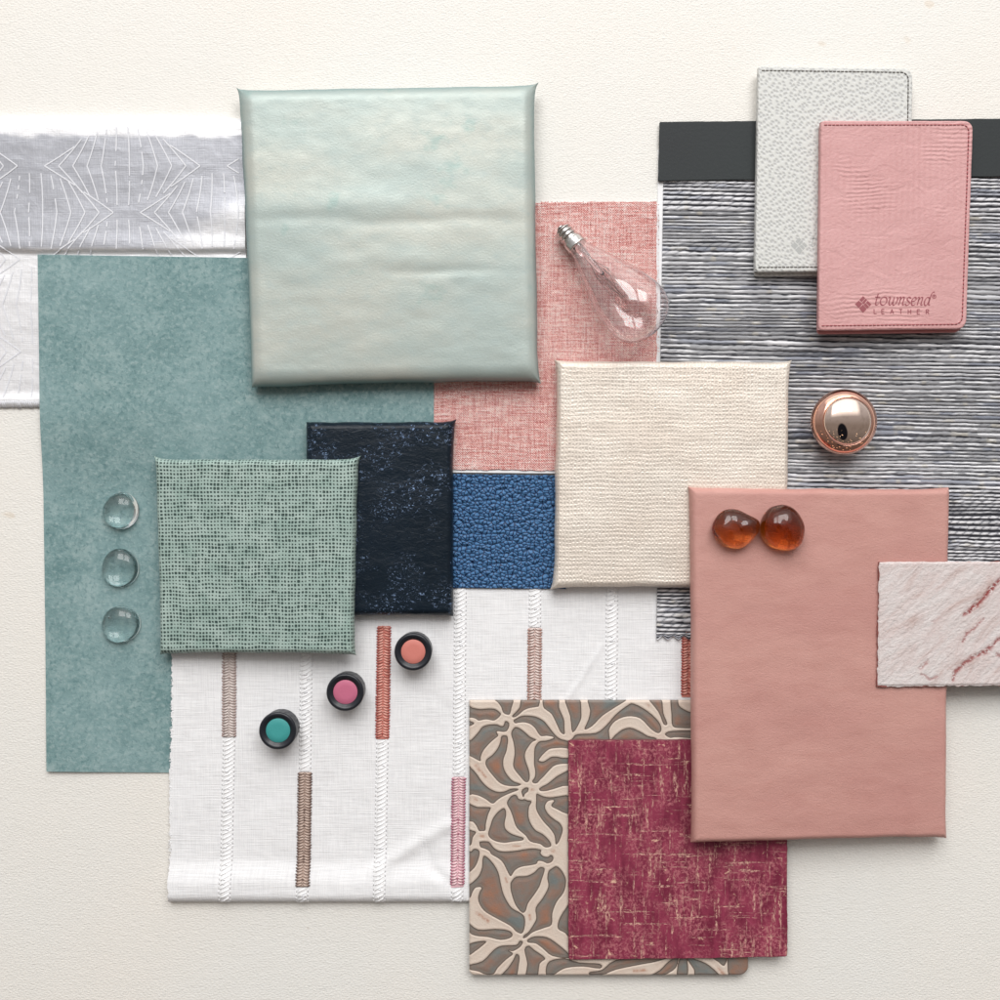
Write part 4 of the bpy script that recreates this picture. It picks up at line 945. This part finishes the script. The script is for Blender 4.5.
# amber stones
def stone(pts, h, label, seed):
    Q = spline([(700 + x / 8.333, 495 + y / 8.333) for x, y in pts], 6); c = Q.mean(0)
    base = float(pinkb(*W(c[0], c[1], 30)[:2])) + 16 + 1.35
    P = np.array([W(a, b, base + 6)[:2] for a, b in Q])[::-1]; cc = P.mean(0); V = [[*cc, 0]]; F = []; n_ = len(P)
    rings = [(.80, 0), (.92, 1.), (.985, 3.), (1., 6.)] + [(math.cos(t) ** .82, 6 + (h - 6) * math.sin(t) ** 1.) for t in np.linspace(.12, 1.5, 16)]
    for (s, z) in rings:
        for k_, p in enumerate(P):
            q = cc + (p - cc) * s; a = math.atan2(p[1] - cc[1], p[0] - cc[0])
            V.append([q[0] + 1.2 * (z / h), q[1] + 1.5 * (z / h), z * (1 + .09 * math.sin(2 * a + seed) * s + .05 * math.sin(3 * a + 2 * seed) * s)])
    V.append([cc[0] + 1.2, cc[1] + 1.5, h])
    for k_ in range(n_): F.append([0, 1 + (k_ + 1) % n_, 1 + k_])
    for r_ in range(len(rings) - 1):
        for k_ in range(n_):
            a = 1 + r_ * n_ + k_; b_ = 1 + r_ * n_ + (k_ + 1) % n_; F.append([a, b_, b_ + n_, a + n_])
    l_ = 1 + (len(rings) - 1) * n_
    for k_ in range(n_): F.append([l_ + k_, l_ + (k_ + 1) % n_, len(V) - 1])
    # tilt with the panel
    V = np.array(V); V[:, 2] += base - (V[:, 0] - cc[0]) * .055
    o = build('amber_stone', V, F, AMBER); return tag(o, label, 'glass stone', 'amber glass stones on the dusty pink panel')
stone([(95,280),(130,190),(200,130),(300,125),(400,170),(480,215),(492,290),(440,370),(360,440),(280,450),(190,420),(120,350)], 19, 'flatter oval amber glass stone nearer the cream panel', 1.)
stone([(500,230),(540,150),(600,100),(700,85),(790,130),(850,220),(865,300),(830,420),(740,465),(620,450),(540,400),(500,330)], 24, 'taller angular amber glass stone, brighter orange along its lower rim', 2.4)

# paint pots
POTS = []
for (px, py, rgb, nm) in [(277.5, 731, (.05, .31, .30), 'teal'), (345, 692.5, (.52, .14, .23), 'raspberry pink'), (413, 652, (.60, .20, .165), 'coral')]:
    hz = 22.; w = W(px, py, 5.8 + hz); t = thing('paint_pot', {'teal': 'black round pot with a teal centre', 'raspberry pink': 'black round pot with a raspberry pink centre', 'coral': 'black round pot with a coral centre'}[nm], 'pot', [w[0], w[1], 5.9], 'small black pots on the white cloth')
    Rr = 18.2
    kn = lambda a, z: 1 - (.022 * (.5 + .5 * math.cos(18 * a)) if 1.5 < z < 17 else 0)
    V, F = lathe([(16.6, 0), (17.5, .8), (17.6, 1.6), (17.6, 16.5), (17.2, 17.4), (16.8, 17.8)], 144, kn); build('pot_body', V + [w[0], w[1], 5.9], F, BLACK, t)
    V, F = lathe([(16.9, 17.6), (17.8, 17.9), (18.3, 18.8), (Rr, 20.8), (17.5, 21.8), (16.6, 22.1), (15.4, 22.), (14.2, 21.4), (12.4, 19.6), (11.5, 19.2), (11.4, 18)], 96); build('rim', V + [w[0], w[1], 5.9], F, BLACK, t)
    g = G(nm.replace(' ', '_') + '_insert', .5, 0, .4); g.set('Base Color', rgb); g.bump(g.noise(.4, .4, 2, .5, 3), .12)
    V, F = lathe([(11.9, 18.2), (11.9, 19.3), (11.6, 19.55), (6, 19.6), (0, 19.6)], 64); build('coloured_insert', V + [w[0], w[1], 5.9], F, g, t)

# light bulb
P0 = W(559.5, 227, 16); Cc = W(636.5, 310.5, 6.8 + 33.5); ax = Cc - P0; Lc = np.linalg.norm(ax); ax /= Lc
s_ = np.cross(ax, [0, 0, 1]); s_ /= np.linalg.norm(s_); u_ = np.cross(ax, s_)
def place(V): V = np.asarray(V); return P0 + V[:, :1] * s_ + V[:, 1:2] * u_ + V[:, 2:3] * ax
bt = thing('light_bulb', 'small clear teardrop filament bulb with silver screw cap lying on coral tweed', 'light bulb', [*(P0 + ax * 70)[:2], 6.8])
th = []
for i, s in enumerate(np.arange(5.5, 19, .45)): th.append((8.3 + .85 * math.cos((s - 5.5) / 4.3 * 2 * math.pi), s))
V, F = lathe([(4.2, 3.4), (7., 4.4)] + th + [(8.9, 19.4), (9.9, 19.8), (10.2, 21), (10.4, 26.5), (10.9, 27.4), (10.6, 28.2), (9.6, 28.3)], 72); build('screw_cap', place(V), F, STEEL, bt)
V, F = lathe([(0, 0), (2.6, .1), (3.6, 1.0), (3.8, 2.2)], 36); build('contact_tip', place(V), F, STEEL, bt)
V, F = lathe([(3.8, 2.0), (5., 2.6), (6.6, 4.0), (6.2, 4.7)], 36); build('insulator', place(V), F, DARKIN, bt)
e_ = Lc
gp_ = spline([(9.3, 26.5), (10.4, 33), (13.6, 43), (18.2, 56), (23.2, 71), (28.4, 87), (31.6, e_ - 11), (32.4, e_), (30.8, e_ + 10), (25.5, e_ + 18.5), (17., e_ + 24), (8, e_ + 26.6), (0, e_ + 27.2)], 5, False)
inner = [(max(r - .35, 0), z - (.35 if z > e_ else 0)) for r, z in gp_][::-1]
inner[0] = (0, gp_[-1][1] - .4)
V, F = lathe([tuple(p) for p in gp_] + inner, 96); F = F[:-2] if False else F; build('glass_envelope', place(V), F, BULB, bt)
mb = MB()
V, F = lathe([(0, 27), (4.5, 27), (4.2, 36), (2.6, 46), (2.0, 62), (1.8, 66), (0, 67)], 24); mb.add(place(V), F); mb.build('glass_stem', [BULB], bt)
mb = MB()
def wire(pts, r): mb.add(*tube(place(np.array(pts, float)), r, 5))
for sx_ in (-1, 1): wire([(sx_ * 1.5, 0, 40), (sx_ * 3, 0, 52), (sx_ * 7, sx_ * 2, 66)], .28)
wire([(0, 0, 66), (0, 0, 98)], .3)
for k_ in range(5):
    a = k_ / 5 * 2 * math.pi; a2 = (k_ + .5) / 5 * 2 * math.pi
    wire([(0, 0, 96), (10 * math.cos(a), 10 * math.sin(a), 100)], .2)
    wire([(7 * math.cos(a2), 7 * math.sin(a2), 64), (10 * math.cos(a), 10 * math.sin(a), 100), (7 * math.cos(a2 + 1.256), 7 * math.sin(a2 + 1.256), 64)], .2)
mb.build('filament', [WIRE], bt)

# ================================================================== LIGHT, WORLD, CAMERA
w = bpy.data.worlds.new('World'); sc.world = w; w.use_nodes = True; nt = w.node_tree
for n_ in list(nt.nodes): nt.nodes.remove(n_)
out = nt.nodes.new('ShaderNodeOutputWorld'); bg = nt.nodes.new('ShaderNodeBackground'); nt.links.new(bg.outputs[0], out.inputs[0])
tc = nt.nodes.new('ShaderNodeTexCoord'); sep = nt.nodes.new('ShaderNodeSeparateXYZ'); nt.links.new(tc.outputs['Generated'], sep.inputs[0])
def wm(op, a, b=0., cl=False):
    m = nt.nodes.new('ShaderNodeMath'); m.operation = op; m.use_clamp = cl
    for i, v in enumerate((a, b)):
        if isinstance(v, bpy.types.NodeSocket): nt.links.new(v, m.inputs[i])
        else: m.inputs[i].default_value = v
    return m.outputs[0]
def wmix(f, a, b):
    m = nt.nodes.new('ShaderNodeMix'); m.data_type = 'RGBA'
    for i, v in ((0, f), (6, a), (7, b)):
        if isinstance(v, bpy.types.NodeSocket): nt.links.new(v, m.inputs[i])
        else: m.inputs[i].default_value = v if i == 0 else (*v, 1)
    return m.outputs[2]
dx_, dy_, dz_ = sep.outputs
toward = wm('MULTIPLY', wm('ADD', dy_, .1), 1.4, True)                 # brighter wall on the window side
col = wmix(toward, (.32, .285, .26), (.80, .80, .82))
dim = wm('MULTIPLY', wm('SUBTRACT', 0., wm('ADD', dy_, .25)), 1.2, True)     # dimmer back of the room
col = wmix(dim, col, (.12, .095, .08))
nz = nt.nodes.new('ShaderNodeTexNoise'); nz.inputs['Scale'].default_value = 5.; nt.links.new(tc.outputs['Generated'], nz.inputs['Vector'])
col = wmix(wm('MULTIPLY', wm('SUBTRACT', nz.outputs[0], .5), 1.2, True), col, (.15, .13, .11))
ex_ = wm('DIVIDE', wm('ADD', dx_, -.02), .22); ey_ = wm('DIVIDE', wm('ADD', dy_, .42), .42)
fig = wm('MULTIPLY', wm('SUBTRACT', 1., wm('ADD', wm('MULTIPLY', ex_, ex_), wm('MULTIPLY', ey_, ey_))), 4., True)   # the dark figure standing over the table
col = wmix(wm('MULTIPLY', fig, wm('GREATER_THAN', dz_, 0.)), col, (.012, .013, .018))
vo = nt.nodes.new('ShaderNodeTexVoronoi'); vo.inputs['Scale'].default_value = 7.; nt.links.new(tc.outputs['Generated'], vo.inputs['Vector'])
sparkle_dots = wm('MULTIPLY', wm('LESS_THAN', vo.outputs[0], .13), wm('LESS_THAN', dy_, -.3))           # random warm dots added for sparkle, as lamps at the back of the room
col = wmix(sparkle_dots, col, (5., 3.6, 2.4))
wy = wm('MULTIPLY', wm('SUBTRACT', dy_, .20), 5., True); wx = wm('MULTIPLY', wm('SUBTRACT', .62, wm('ABSOLUTE', wm('SUBTRACT', dx_, .05))), 7., True)
wz = wm('MULTIPLY', wm('SUBTRACT', dz_, .12), 10., True)
col = wmix(wm('MULTIPLY', wy, wm('MULTIPLY', wx, wz)), col, (2.1, 2.07, 2.03))             # added bright glow round the window, for top light and wider reflections
nt.links.new(col, bg.inputs[0]); bg.inputs[1].default_value = .74
def area(name, loc, target, sx, sy, power, colr):
    d = bpy.data.lights.new(name, 'AREA'); d.shape = 'RECTANGLE'; d.size = sx; d.size_y = sy; d.energy = power; d.color = colr
    o = bpy.data.objects.new(name, d); COL.objects.link(o); o.location = loc
    o.rotation_euler = (Vector(target) - Vector(loc)).to_track_quat('-Z', 'Y').to_euler(); return o
for i, xo in enumerate((-.58, .58)):
    area('window_light', (xo + .1, 1.5, 1.75), (xo * .9 + .1, .1, 0), (.92), 1.32, 22.8, (1., .988, .975))
cam = bpy.data.cameras.new('camera'); co = bpy.data.objects.new('camera', cam); COL.objects.link(co); sc.camera = co
co.location = (0, 0, H * K); co.rotation_euler = (0, 0, 0); cam.sensor_width = 36; cam.lens = 36 / (1000. / H); cam.clip_start = .01; cam.clip_end = 50
sc.view_settings.view_transform = 'Standard'; sc.view_settings.look = 'None'; sc.view_settings.exposure = 0; sc.view_settings.gamma = 1
sc.cycles.use_denoising = True; sc.cycles.sample_clamp_indirect = 6; sc.cycles.max_bounces = 12; sc.cycles.transmission_bounces = 12; sc.cycles.blur_glossy = .3
for o in bpy.data.objects:
    if 'org' in o: del o['org']
